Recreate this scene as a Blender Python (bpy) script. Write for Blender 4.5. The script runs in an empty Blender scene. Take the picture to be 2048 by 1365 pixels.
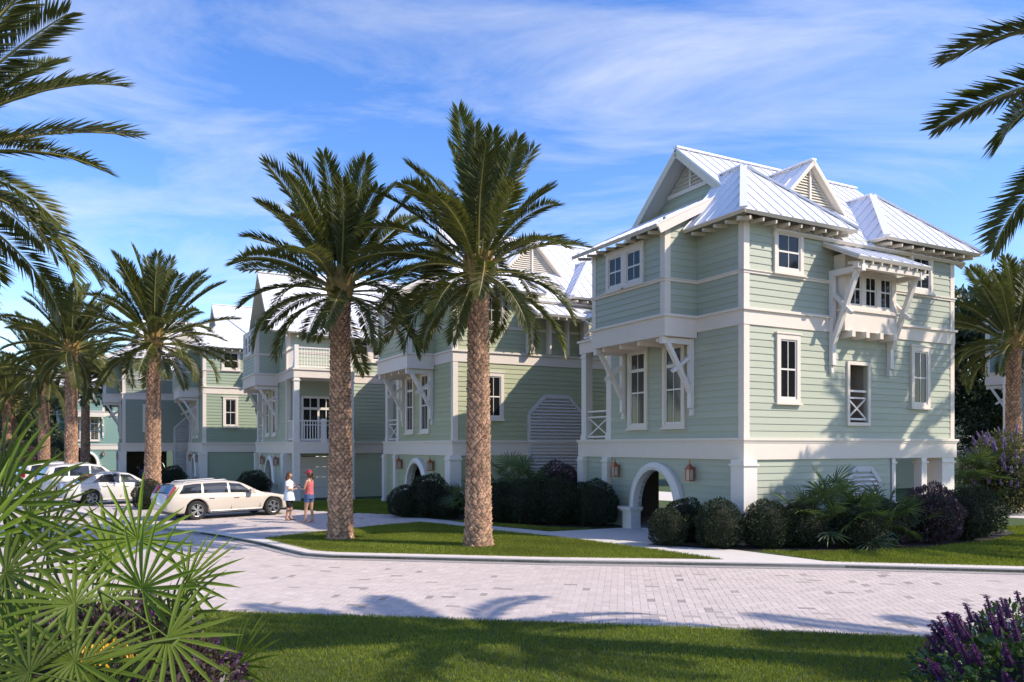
import bpy, bmesh, math, random
import numpy as np
from mathutils import Vector, Matrix, Euler
R_ = math.radians
rnd = random.Random(7)
scene = bpy.context.scene
COL = scene.collection

# ------------------------------------------------------------------ camera
cam_d = bpy.data.cameras.new('camera'); cam = bpy.data.objects.new('camera', cam_d); COL.objects.link(cam)
cam.location = (0, 0, 2.7); cam.rotation_euler = (R_(90), 0, 0)
cam_d.sensor_width = 36; cam_d.lens = 1571 / 2048 * 36; cam_d.shift_y = 210.5 / 2048
cam_d.clip_end = 3000
scene.camera = cam

# ------------------------------------------------------------------ sky, sun, exposure
SUN = Vector((.963, -.27, .84)).normalized()
SUN_EL = math.asin(SUN.z); SUN_AZ = math.atan2(SUN.x, SUN.y)
world = bpy.data.worlds.new('World'); scene.world = world; world.use_nodes = True
wn = world.node_tree.nodes; wl = world.node_tree.links
bg = wn['Background']; bg.inputs['Strength'].default_value = .15
sky = wn.new('ShaderNodeTexSky'); sky.sky_type = 'NISHITA'; sky.sun_disc = False
sky.sun_elevation = SUN_EL; sky.sun_rotation = SUN_AZ; sky.air_density = 1.0; sky.dust_density = .3; sky.ozone_density = 1.5
tc = wn.new('ShaderNodeTexCoord')
sep = wn.new('ShaderNodeSeparateXYZ'); wl.new(tc.outputs['Generated'], sep.inputs[0])
addz = wn.new('ShaderNodeMath'); addz.operation = 'ADD'; addz.inputs[1].default_value = .18; wl.new(sep.outputs['Z'], addz.inputs[0])
mx = wn.new('ShaderNodeMath'); mx.operation = 'MAXIMUM'; mx.inputs[1].default_value = .08; wl.new(addz.outputs[0], mx.inputs[0])
dx = wn.new('ShaderNodeMath'); dx.operation = 'DIVIDE'; wl.new(sep.outputs['X'], dx.inputs[0]); wl.new(mx.outputs[0], dx.inputs[1])
dy = wn.new('ShaderNodeMath'); dy.operation = 'DIVIDE'; wl.new(sep.outputs['Y'], dy.inputs[0]); wl.new(mx.outputs[0], dy.inputs[1])
cmb = wn.new('ShaderNodeCombineXYZ'); wl.new(dx.outputs[0], cmb.inputs[0]); wl.new(dy.outputs[0], cmb.inputs[1])
mp = wn.new('ShaderNodeMapping'); mp.inputs['Rotation'].default_value = (0, 0, R_(14)); mp.inputs['Scale'].default_value = (.75, 1.6, 1); mp.inputs['Location'].default_value = (-2.4, 4.4, 0)
wl.new(cmb.outputs[0], mp.inputs[0])
n1 = wn.new('ShaderNodeTexNoise'); n1.inputs['Scale'].default_value = 1.5; n1.inputs['Detail'].default_value = 9; n1.inputs['Roughness'].default_value = .62; n1.inputs['Distortion'].default_value = .7
wl.new(mp.outputs[0], n1.inputs['Vector'])
n2 = wn.new('ShaderNodeTexNoise'); n2.inputs['Scale'].default_value = .55; n2.inputs['Detail'].default_value = 3
wl.new(mp.outputs[0], n2.inputs['Vector'])
mul = wn.new('ShaderNodeMath'); mul.operation = 'MULTIPLY'; wl.new(n1.outputs['Fac'], mul.inputs[0]); wl.new(n2.outputs['Fac'], mul.inputs[1])
rp = wn.new('ShaderNodeMapRange'); rp.inputs['From Min'].default_value = .235; rp.inputs['From Max'].default_value = .44; rp.inputs['To Max'].default_value = .62
wl.new(mul.outputs[0], rp.inputs['Value'])
hsv = wn.new('ShaderNodeHueSaturation'); hsv.inputs['Hue'].default_value = .515; hsv.inputs['Saturation'].default_value = 1.32; hsv.inputs['Value'].default_value = 1.55
wl.new(sky.outputs[0], hsv.inputs['Color'])
mixc = wn.new('ShaderNodeMix'); mixc.data_type = 'RGBA'
wl.new(rp.outputs['Result'], mixc.inputs[0]); wl.new(hsv.outputs[0], mixc.inputs[6]); mixc.inputs[7].default_value = (6.0, 6.2, 6.4, 1)
wl.new(mixc.outputs[2], bg.inputs['Color'])

sun_d = bpy.data.lights.new('sun', 'SUN'); sun_d.energy = 5.0; sun_d.angle = R_(.53); sun_d.color = (1, .89, .74)
sun_o = bpy.data.objects.new('sun', sun_d); COL.objects.link(sun_o); sun_o.location = (20, -6, 30)
sun_o.rotation_euler = (-SUN).to_track_quat('-Z', 'Y').to_euler()
scene.view_settings.view_transform = 'Standard'; scene.view_settings.look = 'None'
scene.view_settings.exposure = 0.22; scene.view_settings.gamma = 1
scene.cycles.max_bounces = 6; scene.cycles.transparent_max_bounces = 6
scene.cycles.use_adaptive_sampling = True

# ------------------------------------------------------------------ materials
MATS = {}
def mat(name, col, rough=.6, metal=0, spec=.5, noise=0, nscale=8, bump=0, bscale=40, rand=0, attr=None, sss=0, coat=0, trans=0, stretch=None):
    """Principled material: base colour, optional noise mottling, per-object randomness and fine bump."""
    if name in MATS: return MATS[name]
    m = bpy.data.materials.new(name); m.use_nodes = True; MATS[name] = m
    n = m.node_tree.nodes; l = m.node_tree.links; b = n['Principled BSDF']
    b.inputs['Base Color'].default_value = (*col, 1); b.inputs['Roughness'].default_value = rough
    b.inputs['Metallic'].default_value = metal; b.inputs['Specular IOR Level'].default_value = spec
    b.inputs['Coat Weight'].default_value = coat
    if coat: b.inputs['Coat Roughness'].default_value = .04
    geo = n.new('ShaderNodeTexCoord'); src = geo.outputs['Object']
    if stretch:
        mpn = n.new('ShaderNodeMapping'); mpn.inputs['Scale'].default_value = stretch; l.new(src, mpn.inputs[0]); src = mpn.outputs[0]
    fac = None
    def mathn(op, a, bb):
        q = n.new('ShaderNodeMath'); q.operation = op
        for i, z in enumerate((a, bb)):
            if isinstance(z, (int, float)): q.inputs[i].default_value = z
            else: l.new(z, q.inputs[i])
        return q.outputs[0]
    if noise:
        t = n.new('ShaderNodeTexNoise'); t.inputs['Scale'].default_value = nscale; t.inputs['Detail'].default_value = 5; t.inputs['Roughness'].default_value = .6
        l.new(src, t.inputs['Vector'])
        fac = mathn('ADD', mathn('MULTIPLY', mathn('SUBTRACT', t.outputs['Fac'], .5), noise * 2), 1.0)
    if rand:
        oi = n.new('ShaderNodeObjectInfo')
        q = mathn('ADD', mathn('MULTIPLY', mathn('SUBTRACT', oi.outputs['Random'], .5), rand * 2), 1.0)
        fac = q if fac is None else mathn('MULTIPLY', fac, q)
    if attr:
        at = n.new('ShaderNodeAttribute'); at.attribute_name = attr
        fac = at.outputs['Fac'] if fac is None else mathn('MULTIPLY', fac, at.outputs['Fac'])
    if fac is not None:
        v = n.new('ShaderNodeVectorMath'); v.operation = 'SCALE'; v.inputs[0].default_value = col; l.new(fac, v.inputs['Scale'])
        l.new(v.outputs[0], b.inputs['Base Color'])
    if bump:
        t = n.new('ShaderNodeTexNoise'); t.inputs['Scale'].default_value = bscale; t.inputs['Detail'].default_value = 4; l.new(src, t.inputs['Vector'])
        bp = n.new('ShaderNodeBump'); bp.inputs['Strength'].default_value = bump; bp.inputs['Distance'].default_value = .02
        l.new(t.outputs['Fac'], bp.inputs['Height']); l.new(bp.outputs[0], b.inputs['Normal'])
    if trans:   # leaves: mix in a translucent lobe
        tr = n.new('ShaderNodeBsdfTranslucent'); tr.inputs['Color'].default_value = (col[0] * 2.0, col[1] * 2.0, col[2] * .9, 1)
        ms = n.new('ShaderNodeMixShader'); ms.inputs[0].default_value = trans
        l.new(b.outputs[0], ms.inputs[1]); l.new(tr.outputs[0], ms.inputs[2]); l.new(ms.outputs[0], n['Material Output'].inputs['Surface'])
    return m

M_trim = mat('cream_trim_paint', (.72, .635, .55), .5, noise=.05, nscale=3, bump=.05)
M_white = mat('white_trim_paint', (.73, .68, .63), .5, noise=.04, nscale=3)
M_roof = mat('white_standing_seam_metal', (.80, .79, .83), .42, metal=0, noise=.05, nscale=1.5, rand=.03)
M_soffit = mat('soffit_boards', (.60, .54, .45), .7, noise=.08)
M_pane = mat('window_glass', (.012, .013, .015), .05, spec=.3)
M_pane2 = mat('window_glass_curtained', (.07, .065, .06), .06, spec=.35, noise=.6, nscale=1.3, stretch=(6, 1, .6))
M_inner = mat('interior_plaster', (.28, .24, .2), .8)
M_louver = mat('louver_paint', (.60, .57, .56), .6)
M_copper = mat('copper_lantern', (.42, .16, .09), .35, metal=.7)
M_lampglass = mat('lantern_glass', (.5, .42, .34), .1, spec=.7)
M_conc = mat('pale_concrete', (.62, .58, .54), .85, noise=.12, nscale=2.5, bump=.1)
M_curb = mat('kerb_concrete', (.64, .58, .54), .85, noise=.12, nscale=3, bump=.1)
M_gutter = mat('gutter_concrete', (.33, .30, .29), .85, noise=.12, nscale=3, bump=.1)
M_paver = mat('pink_grey_pavers', (.55, .47, .435), .8, noise=.09, nscale=1.1, attr='tone', bump=.1, bscale=90)
M_joint = mat('paver_joint_sand', (.40, .345, .32), .95)
M_soil = mat('dark_mulch', (.035, .025, .018), .95, noise=.4, nscale=20, bump=.4)
M_lawn = mat('lawn_thatch', (.045, .075, .016), .95, noise=.35, nscale=3, bump=.5)
def siding(name, col): return mat(name, col, .55, noise=.06, nscale=6, rand=.05, bump=.08, bscale=30, stretch=(.15, 1, 1))
M_s1 = siding('aqua_green_siding', (.395, .42, .33))
M_s2 = siding('olive_green_siding', (.38, .40, .25))
M_s3 = siding('pale_green_siding', (.40, .44, .33))
M_s4 = siding('sage_green_siding', (.29, .35, .25))
M_s5 = siding('grey_green_siding', (.27, .30, .235))
M_s6 = siding('teal_green_siding', (.20, .31, .27))
M_s7 = siding('slate_blue_siding', (.20, .30, .32))

# ------------------------------------------------------------------ object helpers
def link(name, data, parent=None, loc=None, rot=None, scale=None):
    o = bpy.data.objects.new(name, data); COL.objects.link(o)
    if parent: o.parent = parent
    if loc is not None: o.location = loc
    if rot is not None: o.rotation_euler = rot
    if scale is not None: o.scale = scale
    return o
def tag(o, label, cat, group=None, kind=None):
    o['label'] = label
    if cat: o['category'] = cat
    if group: o['group'] = group
    if kind: o['kind'] = kind
    return o
def thing(name, label, cat, loc=(0, 0, 0), rz=0, group=None):
    o = link(name, None, None, loc, (0, 0, rz)); o.empty_display_size = .2
    return tag(o, label, cat, group)
class MB:
    """collects vertices and faces (with material index) and turns them into one mesh"""
    def __init__(s): s.v = []; s.f = []; s.m = []
    def quad(s, *p, mi=0):
        i = len(s.v); s.v += [tuple(q) for q in p]; s.f.append(tuple(range(i, i + len(p)))); s.m.append(mi)
    def box(s, x0, x1, y0, y1, z0, z1, mi=0):
        if x0 > x1: x0, x1 = x1, x0
        if y0 > y1: y0, y1 = y1, y0
        if z0 > z1: z0, z1 = z1, z0
        i = len(s.v)
        s.v += [(x0, y0, z0), (x1, y0, z0), (x1, y1, z0), (x0, y1, z0), (x0, y0, z1), (x1, y0, z1), (x1, y1, z1), (x0, y1, z1)]
        for q in ((0, 3, 2, 1), (4, 5, 6, 7), (0, 1, 5, 4), (1, 2, 6, 5), (2, 3, 7, 6), (3, 0, 4, 7)): s.f.append(tuple(i + k for k in q)); s.m.append(mi)
        return s
    def bar(s, a, b, w, h, mi=0, up=(0, 0, 1)):
        """rectangular bar from a to b, w across, h along 'up'"""
        a = Vector(a); b = Vector(b); d = (b - a).normalized(); u = Vector(up)
        sd = d.cross(u)
        if sd.length < 1e-4: sd = d.cross(Vector((1, 0, 0)))
        sd.normalize(); uu = sd.cross(d).normalized(); i = len(s.v)
        for p in (a, b):
            for q, r in ((-1, -1), (1, -1), (1, 1), (-1, 1)): s.v.append(tuple(p + sd * (q * w / 2) + uu * (r * h / 2)))
        for q in ((0, 1, 2, 3), (7, 6, 5, 4), (0, 4, 5, 1), (1, 5, 6, 2), (2, 6, 7, 3), (3, 7, 4, 0)): s.f.append(tuple(i + k for k in q)); s.m.append(mi)
        return s
    def tube(s, pts, rad, n=8, mi=0, cap=True):
        pts = [Vector(p) for p in pts]; base = len(s.v); ref = Vector((0, 0, 1)); N = len(pts)
        if not isinstance(rad, (list, tuple)): rad = [rad] * N
        for k, p in enumerate(pts):
            d = (pts[min(k + 1, N - 1)] - pts[max(k - 1, 0)]).normalized()
            a = d.cross(ref)
            if a.length < .05: a = d.cross(Vector((1, 0, 0)))
            a.normalize(); b = d.cross(a)
            for j in range(n):
                t = 2 * math.pi * j / n; s.v.append(tuple(p + (a * math.cos(t) + b * math.sin(t)) * rad[k]))
        for k in range(N - 1):
            for j in range(n):
                s.f.append((base + k * n + j, base + k * n + (j + 1) % n, base + (k + 1) * n + (j + 1) % n, base + (k + 1) * n + j)); s.m.append(mi)
        if cap:
            s.f.append(tuple(base + j for j in range(n))[::-1]); s.m.append(mi)
            s.f.append(tuple(base + (N - 1) * n + j for j in range(n))); s.m.append(mi)
        return s
    def prism(s, poly, off, mi=0):
        """closed solid from a planar polygon and an offset vector"""
        n = len(poly); i = len(s.v); off = Vector(off)
        s.v += [tuple(p) for p in poly] + [tuple(Vector(p) + off) for p in poly]
        s.f.append(tuple(range(i, i + n))); s.m.append(mi)
        s.f.append(tuple(range(i + 2 * n - 1, i + n - 1, -1))); s.m.append(mi)
        for k in range(n):
            s.f.append((i + k, i + n + k, i + n + (k + 1) % n, i + (k + 1) % n)); s.m.append(mi)
        return s
    def mesh(s, name, mats, smooth=False):
        me = bpy.data.meshes.new(name); me.from_pydata(s.v, [], s.f)
        mats = mats if isinstance(mats, (list, tuple)) else [mats]
        for m in mats: me.materials.append(m)
        if len(mats) > 1: me.polygons.foreach_set('material_index', s.m)
        bm = bmesh.new(); bm.from_mesh(me); bmesh.ops.recalc_face_normals(bm, faces=bm.faces); bm.to_mesh(me); bm.free()
        if smooth: me.polygons.foreach_set('use_smooth', [True] * len(me.polygons))
        me.update(); return me
    def build(s, name, mats, parent=None, loc=None, rot=None, smooth=False):
        return link(name, s.mesh(name, mats, smooth), parent, loc, rot)
def np_mesh(name, V, F, mats, mi=None, attr=None, smooth=False):
    """fast mesh: V (n,3), F (m,k) all faces with k corners; attr = per-face float"""
    me = bpy.data.meshes.new(name); V = np.asarray(V, np.float32); F = np.asarray(F, np.int32); m, k = F.shape
    me.vertices.add(len(V)); me.vertices.foreach_set('co', V.ravel())
    me.loops.add(m * k); me.loops.foreach_set('vertex_index', F.ravel())
    me.polygons.add(m); me.polygons.foreach_set('loop_start', np.arange(0, m * k, k, dtype=np.int32))
    for q in (mats if isinstance(mats, (list, tuple)) else [mats]): me.materials.append(q)
    if mi is not None: me.polygons.foreach_set('material_index', np.asarray(mi, np.int32))
    me.polygons.foreach_set('use_smooth', np.full(m, smooth, bool))
    me.update(calc_edges=True)
    if attr is not None:
        a = me.attributes.new('tone', 'FLOAT', 'FACE'); a.data.foreach_set('value', np.asarray(attr, np.float32))
    return me
def inside(poly, x, y):
    """vectorised point-in-polygon"""
    x = np.asarray(x); y = np.asarray(y); r = np.zeros(x.shape, bool); n = len(poly)
    for i in range(n):
        x0, y0 = poly[i]; x1, y1 = poly[(i + 1) % n]
        c = ((y0 > y) != (y1 > y)) & (x < (x1 - x0) * (y - y0) / ((y1 - y0) or 1e-9) + x0)
        r ^= c
    return r
# ------------------------------------------------------------------ ground, road, pavements
def slab(name, poly, z0, z1, m, **kw):
    b = MB(); b.prism([(x, y, z1) for x, y in poly], (0, 0, z0 - z1))
    o = b.build(name, m); o['kind'] = 'structure'; return o
near_edge = [(-60, 62), (-40, 40), (-27, 28), (-20, 21.5), (-14, 16.6), (-9, 13.7), (-4.71, 12.66), (.58, 11.9), (3.63, 11.37), (5.6, 11.02), (7.07, 10.75), (14, 9.2), (30, 5), (60, -6)]
far_edge = [(60, -1), (30, 10.4), (14, 15.7), (10.8, 16.6), (7.31, 17.24), (3.23, 17.75), (.87, 17.97), (-2.53, 18.55), (-4.37, 18.85), (-5.02, 19.15), (-5.84, 20.1), (-6.8, 21.3), (-8.4, 23.0), (-9.5, 23.96), (-11.7, 25.6), (-20, 34), (-30, 44.5), (-52, 68)]
road_poly = near_edge + far_edge
g = MB(); g.quad((-900, -300, -.06), (900, -300, -.06), (900, 1500, -.06), (-900, 1500, -.06)); o = g.build('ground', M_lawn); o['kind'] = 'structure'
slab('road', road_poly, -.05, 0, M_joint)
slab('front_lawn_ground', near_edge[::-1] + [(-60, -60), (60, -60)], -.05, .03, M_lawn)
slab('garden_ground', far_edge[::-1] + [(120, -25), (120, 160), (-120, 160), (-52, 70)], -.05, .085, M_lawn)
# kerb with its darker gutter strip along the far side of the road
def strip(name, line, a, b_, z0, z1, m):
    """ribbon solid following a polyline, offsets a..b to its left"""
    P = [Vector((x, y)) for x, y in line]; Lr = []
    for i, p in enumerate(P):
        d = (P[min(i + 1, len(P) - 1)] - P[max(i - 1, 0)]).normalized(); nrm = Vector((-d.y, d.x)); Lr.append((p + nrm * a, p + nrm * b_))
    mb = MB()
    for (p, q), (s, t) in zip(Lr[:-1], Lr[1:]):
        mb.quad((p.x, p.y, z1), (q.x, q.y, z1), (t.x, t.y, z1), (s.x, s.y, z1))
        mb.quad((p.x, p.y, z0), (s.x, s.y, z0), (s.x, s.y, z1), (p.x, p.y, z1))
        mb.quad((q.x, q.y, z0), (q.x, q.y, z1), (t.x, t.y, z1), (t.x, t.y, z0))
    o = mb.build(name, m); o['kind'] = 'structure'; return o
fe = [p for p in far_edge if -31 < p[0] < 31]
strip('kerb', fe, 0.0, -.40, 0, .112, M_curb)
strip('gutter', fe, .24, .002, 0, .026, M_gutter)
ne = [p for p in near_edge if -28 < p[0] < 31]
strip('verge_edging', ne, 0.0, .10, 0, .028, M_gutter)
# pavements and courts laid on the garden level
island = [(4.88, 18.02), (3.2, 18.1), (.9, 18.3), (-2.5, 18.9), (-4.3, 19.2), (-4.95, 19.5), (-5.7, 20.4), (-6.5, 21.4), (-6.95, 22.1), (-6.3, 23.2), (-5.2, 24.5), (-4.3, 25.7), (-3.1, 26.85), (-2.2, 26.1), (-.65, 24.27), (1.78, 21.98), (3.38, 20.0)]
walk = [(4.88, 18.02), (3.38, 20.0), (1.78, 21.98), (-.65, 24.27), (-2.2, 26.1), (-3.1, 26.85), (-4.6, 29.9), (-2.13, 27.5), (-1.2, 26.2), (1.13, 24.0), (3.95, 25.3), (5.15, 23.3), (3.75, 21.3), (4.8, 20.6), (5.75, 19.6), (7.37, 17.45)]
court = [(-6.7, 21.6), (-6.95, 22.1), (-6.3, 23.2), (-5.2, 24.5), (-4.3, 25.7), (-3.1, 26.85), (-4.6, 29.9), (-6.5, 30.7), (-8.5, 31.9), (-10.5, 34), (-14, 38), (-22, 48), (-33, 62), (-52, 70), (-30, 44.9), (-20, 34.4), (-11.7, 26), (-9.5, 24.36), (-8.4, 23.4)]
back_lane = [(38, 15), (24, 25.0), (19, 28.0), (12, 33.6), (4, 40.5), (-4, 50), (-10, 60), (-4, 62), (2, 53), (9.5, 44), (17, 37.4), (24, 33.8), (44, 27)]
slab('entry_walk', walk, .05, .095, M_conc)
slab('parking_court', court, .05, .092, M_joint)
slab('back_lane', back_lane, .05, .1, M_conc)
# herringbone pavers: the largest in view are single objects, the rest one mesh
def herringbone(poly, ang, L=.26, W=.13, gap=.006):
    xs = [p[0] for p in poly]; ys = [p[1] for p in poly]; cx = (min(xs) + max(xs)) / 2; cy = (min(ys) + max(ys)) / 2
    ext = max(max(xs) - min(xs), max(ys) - min(ys)) * .75; n = int(ext / W) + 2
    I, J = np.meshgrid(np.arange(-n, n), np.arange(-n, n), indexing='ij'); I = I.ravel(); J = J.ravel()
    hh = (I - J) % 4 == 0
    cxh = (I[hh] + 1.0) * W; cyh = (J[hh] + .5) * W
    vv = (I - J) % 4 == 3
    cxv = (I[vv] + .5) * W; cyv = (J[vv] + 1.0) * W
    X = np.r_[cxh, cxv]; Y = np.r_[cyh, cyv]; vert = np.r_[np.zeros(len(cxh), bool), np.ones(len(cxv), bool)]
    c, s = math.cos(ang), math.sin(ang)
    wx = cx + X * c - Y * s; wy = cy + X * s + Y * c
    ok = inside(poly, wx, wy)
    return wx[ok], wy[ok], vert[ok]
def paver_mesh(name, wx, wy, vert, ang, z, L=.26, W=.13, gap=.0035, seed=1):
    rg = np.random.default_rng(seed); n = len(wx)
    hx = np.where(vert, W, L) / 2 - gap / 2; hy = np.where(vert, L, W) / 2 - gap / 2; ch = .0025
    zz = z + rg.normal(0, .0004, n)
    c, s = math.cos(ang), math.sin(ang); V = np.zeros((n, 8, 3), np.float32)
    for k, (sx, sy) in enumerate(((-1, -1), (1, -1), (1, 1), (-1, 1))):
        for lay, (dd, dz) in enumerate(((0, -.004), (ch, 0))):
            lx = sx * (hx - dd); ly = sy * (hy - dd)
            V[:, lay * 4 + k, 0] = wx + lx * c - ly * s; V[:, lay * 4 + k, 1] = wy + lx * s + ly * c; V[:, lay * 4 + k, 2] = zz + dz
    pat = np.array([(4, 5, 6, 7), (0, 1, 5, 4), (1, 2, 6, 5), (2, 3, 7, 6), (3, 0, 4, 7)])
    F = (np.arange(n)[:, None, None] * 8 + pat[None]).reshape(-1, 4)
    tone = 1 + rg.normal(0, .045, n); dk = rg.random(n) < .03; tone[dk] *= rg.uniform(.5, .72, dk.sum())
    return np_mesh(name, V.reshape(-1, 3), F, M_paver, attr=np.repeat(tone, 5))
road_vis = [p for p in near_edge if -28 < p[0] < 16] + [p for p in far_edge if -31 < p[0] < 16]
RA = R_(-8)
wx, wy, vt = herringbone(road_vis, RA)
big = np.zeros(len(wx), bool)
px = 1024 + 1571 * wx / wy
cand = np.where((px > 470) & (px < 1800) & (wy > 11.3))[0]; order = cand[np.argsort(wy[cand])][:300]; big[order] = True
road_obj = bpy.data.objects['road']
po = link('road_pavers', paver_mesh('road_pavers', wx[~big], wy[~big], vt[~big], RA, .014), road_obj); po['kind'] = 'stuff'
single = []
for k in range(6):
    single.append((paver_mesh('paver', np.array([0.]), np.array([0.]), np.array([False]), 0, 0, seed=40 + k), paver_mesh('paver', np.array([0.]), np.array([0.]), np.array([True]), 0, 0, seed=60 + k)))
for i in order:
    link('paver', rnd.choice(single)[int(vt[i])], road_obj, (wx[i], wy[i], .014 + rnd.gauss(0, .0004)), (0, 0, RA))
wx, wy, vt = herringbone(court, R_(28)); cm = (wy < 48)
po = link('court_pavers', paver_mesh('court_pavers', wx[cm], wy[cm], vt[cm], R_(28), .106, seed=5), bpy.data.objects['parking_court']); po['kind'] = 'stuff'
# ------------------------------------------------------------------ houses
# local frame of a house: x along the long side wall, y along the entrance front (deeper), near corner at the origin
Wd, Dp = 9.06, 7.9
GZ = .09
Z1b, Z1t, Z2b, Z2t, ZA, ZE = 2.34, 2.93, 5.97, 6.43, 7.35, 8.80
SIDE, FRONT, FAR, BACK = 0, R_(-90), R_(180), R_(90)
_board = {}
def board_mesh(m):
    """one lap-siding board, unit length and unit height, wedge section"""
    if m.name not in _board:
        b = MB(); x0, x1 = 0, 1
        sec = [(0, 0), (-.026, 0), (-.026, .04), (-.008, 1.0), (0, 1.0)]
        b.prism([(x0, y, z) for y, z in sec], (1, 0, 0)); _board[m.name] = b.mesh('siding_board', m)
    return _board[m.name]
def cut(iv, holes):
    out = [iv]
    for a, b in holes:
        nx = []
        for p, q in out:
            if b <= p or a >= q: nx.append((p, q)); continue
            if a > p: nx.append((p, a))
            if b < q: nx.append((b, q))
        out = nx
    return [(p, q) for p, q in out if q - p > .03]
def wall(H, ms, xa, xb, z0, z1, loc=(0, 0, 0), rot=SIDE, holes=(), arch=None, boards=1, expo=.19, gable=None, name='wall'):
    """a wall panel (thin backing) with lap boards. holes = (x0,x1,z0,z1); arch = (cx, half, spring, rise); gable(z) -> (x0,x1)"""
    mb = MB(); T = .10
    xs = sorted({xa, xb} | {h[0] for h in holes} | {h[1] for h in holes}); 
    if gable:
        n = 6
        for k in range(n):
            za = z0 + (z1 - z0) * k / n; zb = z0 + (z1 - z0) * (k + 1) / n; (a0, a1), (b0, b1) = gable(za), gable(zb)
            mb.prism([(a0, 0, za), (a1, 0, za), (b1, 0, zb), (b0, 0, zb)], (0, T, 0))
    elif arch:
        cx, hw, sp, ri = arch
        mb.box(xa, cx - hw, 0, T, z0, z1); mb.box(cx + hw, xb, 0, T, z0, z1)
        pts = [(cx - hw * math.cos(t), sp + ri * math.sin(t)) for t in [math.pi * k / 20 for k in range(21)]]
        for (p, q), (r, s) in zip(pts[:-1], pts[1:]): mb.prism([(p, 0, q), (r, 0, s), (r, 0, z1), (p, 0, z1)], (0, T, 0))
    else:
        for p, q in zip(xs[:-1], xs[1:]):
            hz = [(h[2], h[3]) for h in holes if h[0] <= p + 1e-6 and h[1] >= q - 1e-6]
            for a, b in cut((z0, z1), hz): mb.box(p, q, 0, T, a, b)
    w = mb.build(name, ms, H, loc, (0, 0, rot))
    rows = max(1, round((z1 - z0) / expo)); e = (z1 - z0) / rows; joined = MB()
    for k in range(rows):
        za = z0 + k * e; zb = za + e; zm = (za + zb) / 2; iv = (xa, xb)
        if gable: iv = gable(zm)
        hs = [(h[0], h[1]) for h in holes if h[2] < zb - .02 and h[3] > za + .02]
        if arch:
            cx, hw, sp, ri = arch; t = max(0, (za - sp) / ri)
            if t < 1: d = hw * math.sqrt(1 - t * t) + .08; hs.append((cx - d, cx + d))
        if iv[1] - iv[0] < .05: continue
        for p, q in cut(iv, hs):
            if boards == 1:
                link('siding_board', board_mesh(ms), w, (p, 0, za), None, (q - p, 1, e * 1.0))
            else:
                joined.prism([(p, 0, za), (p, -.03, za), (p, -.03, za + .01), (p, -.006, zb), (p, 0, zb)], (q - p, 0, 0))
    if boards != 1:
        o = joined.build('siding_boards', ms, w); o['kind'] = 'stuff'
    return w
_win = {}
def window(H, x, z0, z1, wd, loc, rot, style='2x2', pane=None, casing=.13):
    """cased sash window: casing (part) with sash bars and panes (sub-parts); x = centre along the wall"""
    key = (round(z1 - z0, 2), round(wd, 2), style, casing); h = z1 - z0; c = casing
    if key not in _win:
        b = MB(); d = -.085
        b.box(-wd / 2, -wd / 2 + c, .0, d, 0, h); b.box(wd / 2 - c, wd / 2, .0, d, 0, h)
        b.box(-wd / 2 + c, wd / 2 - c, 0, d, h - c * 1.1, h); b.box(-wd / 2 + c, wd / 2 - c, 0, d, 0, c * .8)
        b.box(-wd / 2 - .04, wd / 2 + .04, 0, -.11, h + .001, h + .05)           # head cap
        b.box(-wd / 2 - .05, wd / 2 + .05, 0, -.13, -.055, -.001)               # sill
        ix = wd / 2 - c; za, zb = c * .8, h - c * 1.1
        s = MB(); q = .045; y0, y1 = -.028, -.055
        s.box(-ix, -ix + q, y0, y1, za, zb); s.box(ix - q, ix, y0, y1, za, zb); s.box(-ix + q, ix - q, y0, y1, za, za + q * 1.4); s.box(-ix + q, ix - q, y0, y1, zb - q, zb)
        mu = .022; nx = 2; rows = [.5]
        if style == 'tall': rows = [.45, .76]
        if style == '3w': nx = 2; rows = [.55]
        for r in rows:
            wz = .05 if style == 'tall' and r > .7 else .024
            s.box(-ix + q, ix - q, y0, y1 + .004, za + (zb - za) * r - wz, za + (zb - za) * r + wz)
        for k in range(1, nx):
            xx = -ix + 2 * ix * k / nx; s.box(xx - mu / 2, xx + mu / 2, y0, y1 + .008, za + q, zb - q)
        lights = []; zz = [za] + [za + (zb - za) * r for r in rows] + [zb]
        for k in range(nx):
            for a, e in zip(zz[:-1], zz[1:]):
                p = MB(); p.quad((-ix + 2 * ix * k / nx, -.034, a), (-ix + 2 * ix * (k + 1) / nx, -.034, a), (-ix + 2 * ix * (k + 1) / nx, -.034, e), (-ix + 2 * ix * k / nx, -.034, e))
                lights.append(p)
        _win[key] = (b.mesh('window', M_trim), s.mesh('sash', M_white), [p.mesh('pane', M_pane) for p in lights], [p.mesh('pane', M_pane2) for p in lights])
    wm, sm, pm, pm2 = _win[key]
    lo = Vector(loc); ca, sa = math.cos(rot), math.sin(rot)
    o = link('window', wm, H, (lo.x + x * ca, lo.y + x * sa, z0), (0, 0, rot))
    link('sash', sm, o)
    for p in (pm2 if pane else pm): link('pane', p, o)
    return o
def clip_half(poly, f):
    out = []
    for i in range(len(poly)):
        a, b = poly[i], poly[(i + 1) % len(poly)]; fa, fb = f(a), f(b)
        if fa >= 0: out.append(a)
        if (fa >= 0) != (fb >= 0): out.append(a + (b - a) * (fa / (fa - fb)))
    return out
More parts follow.
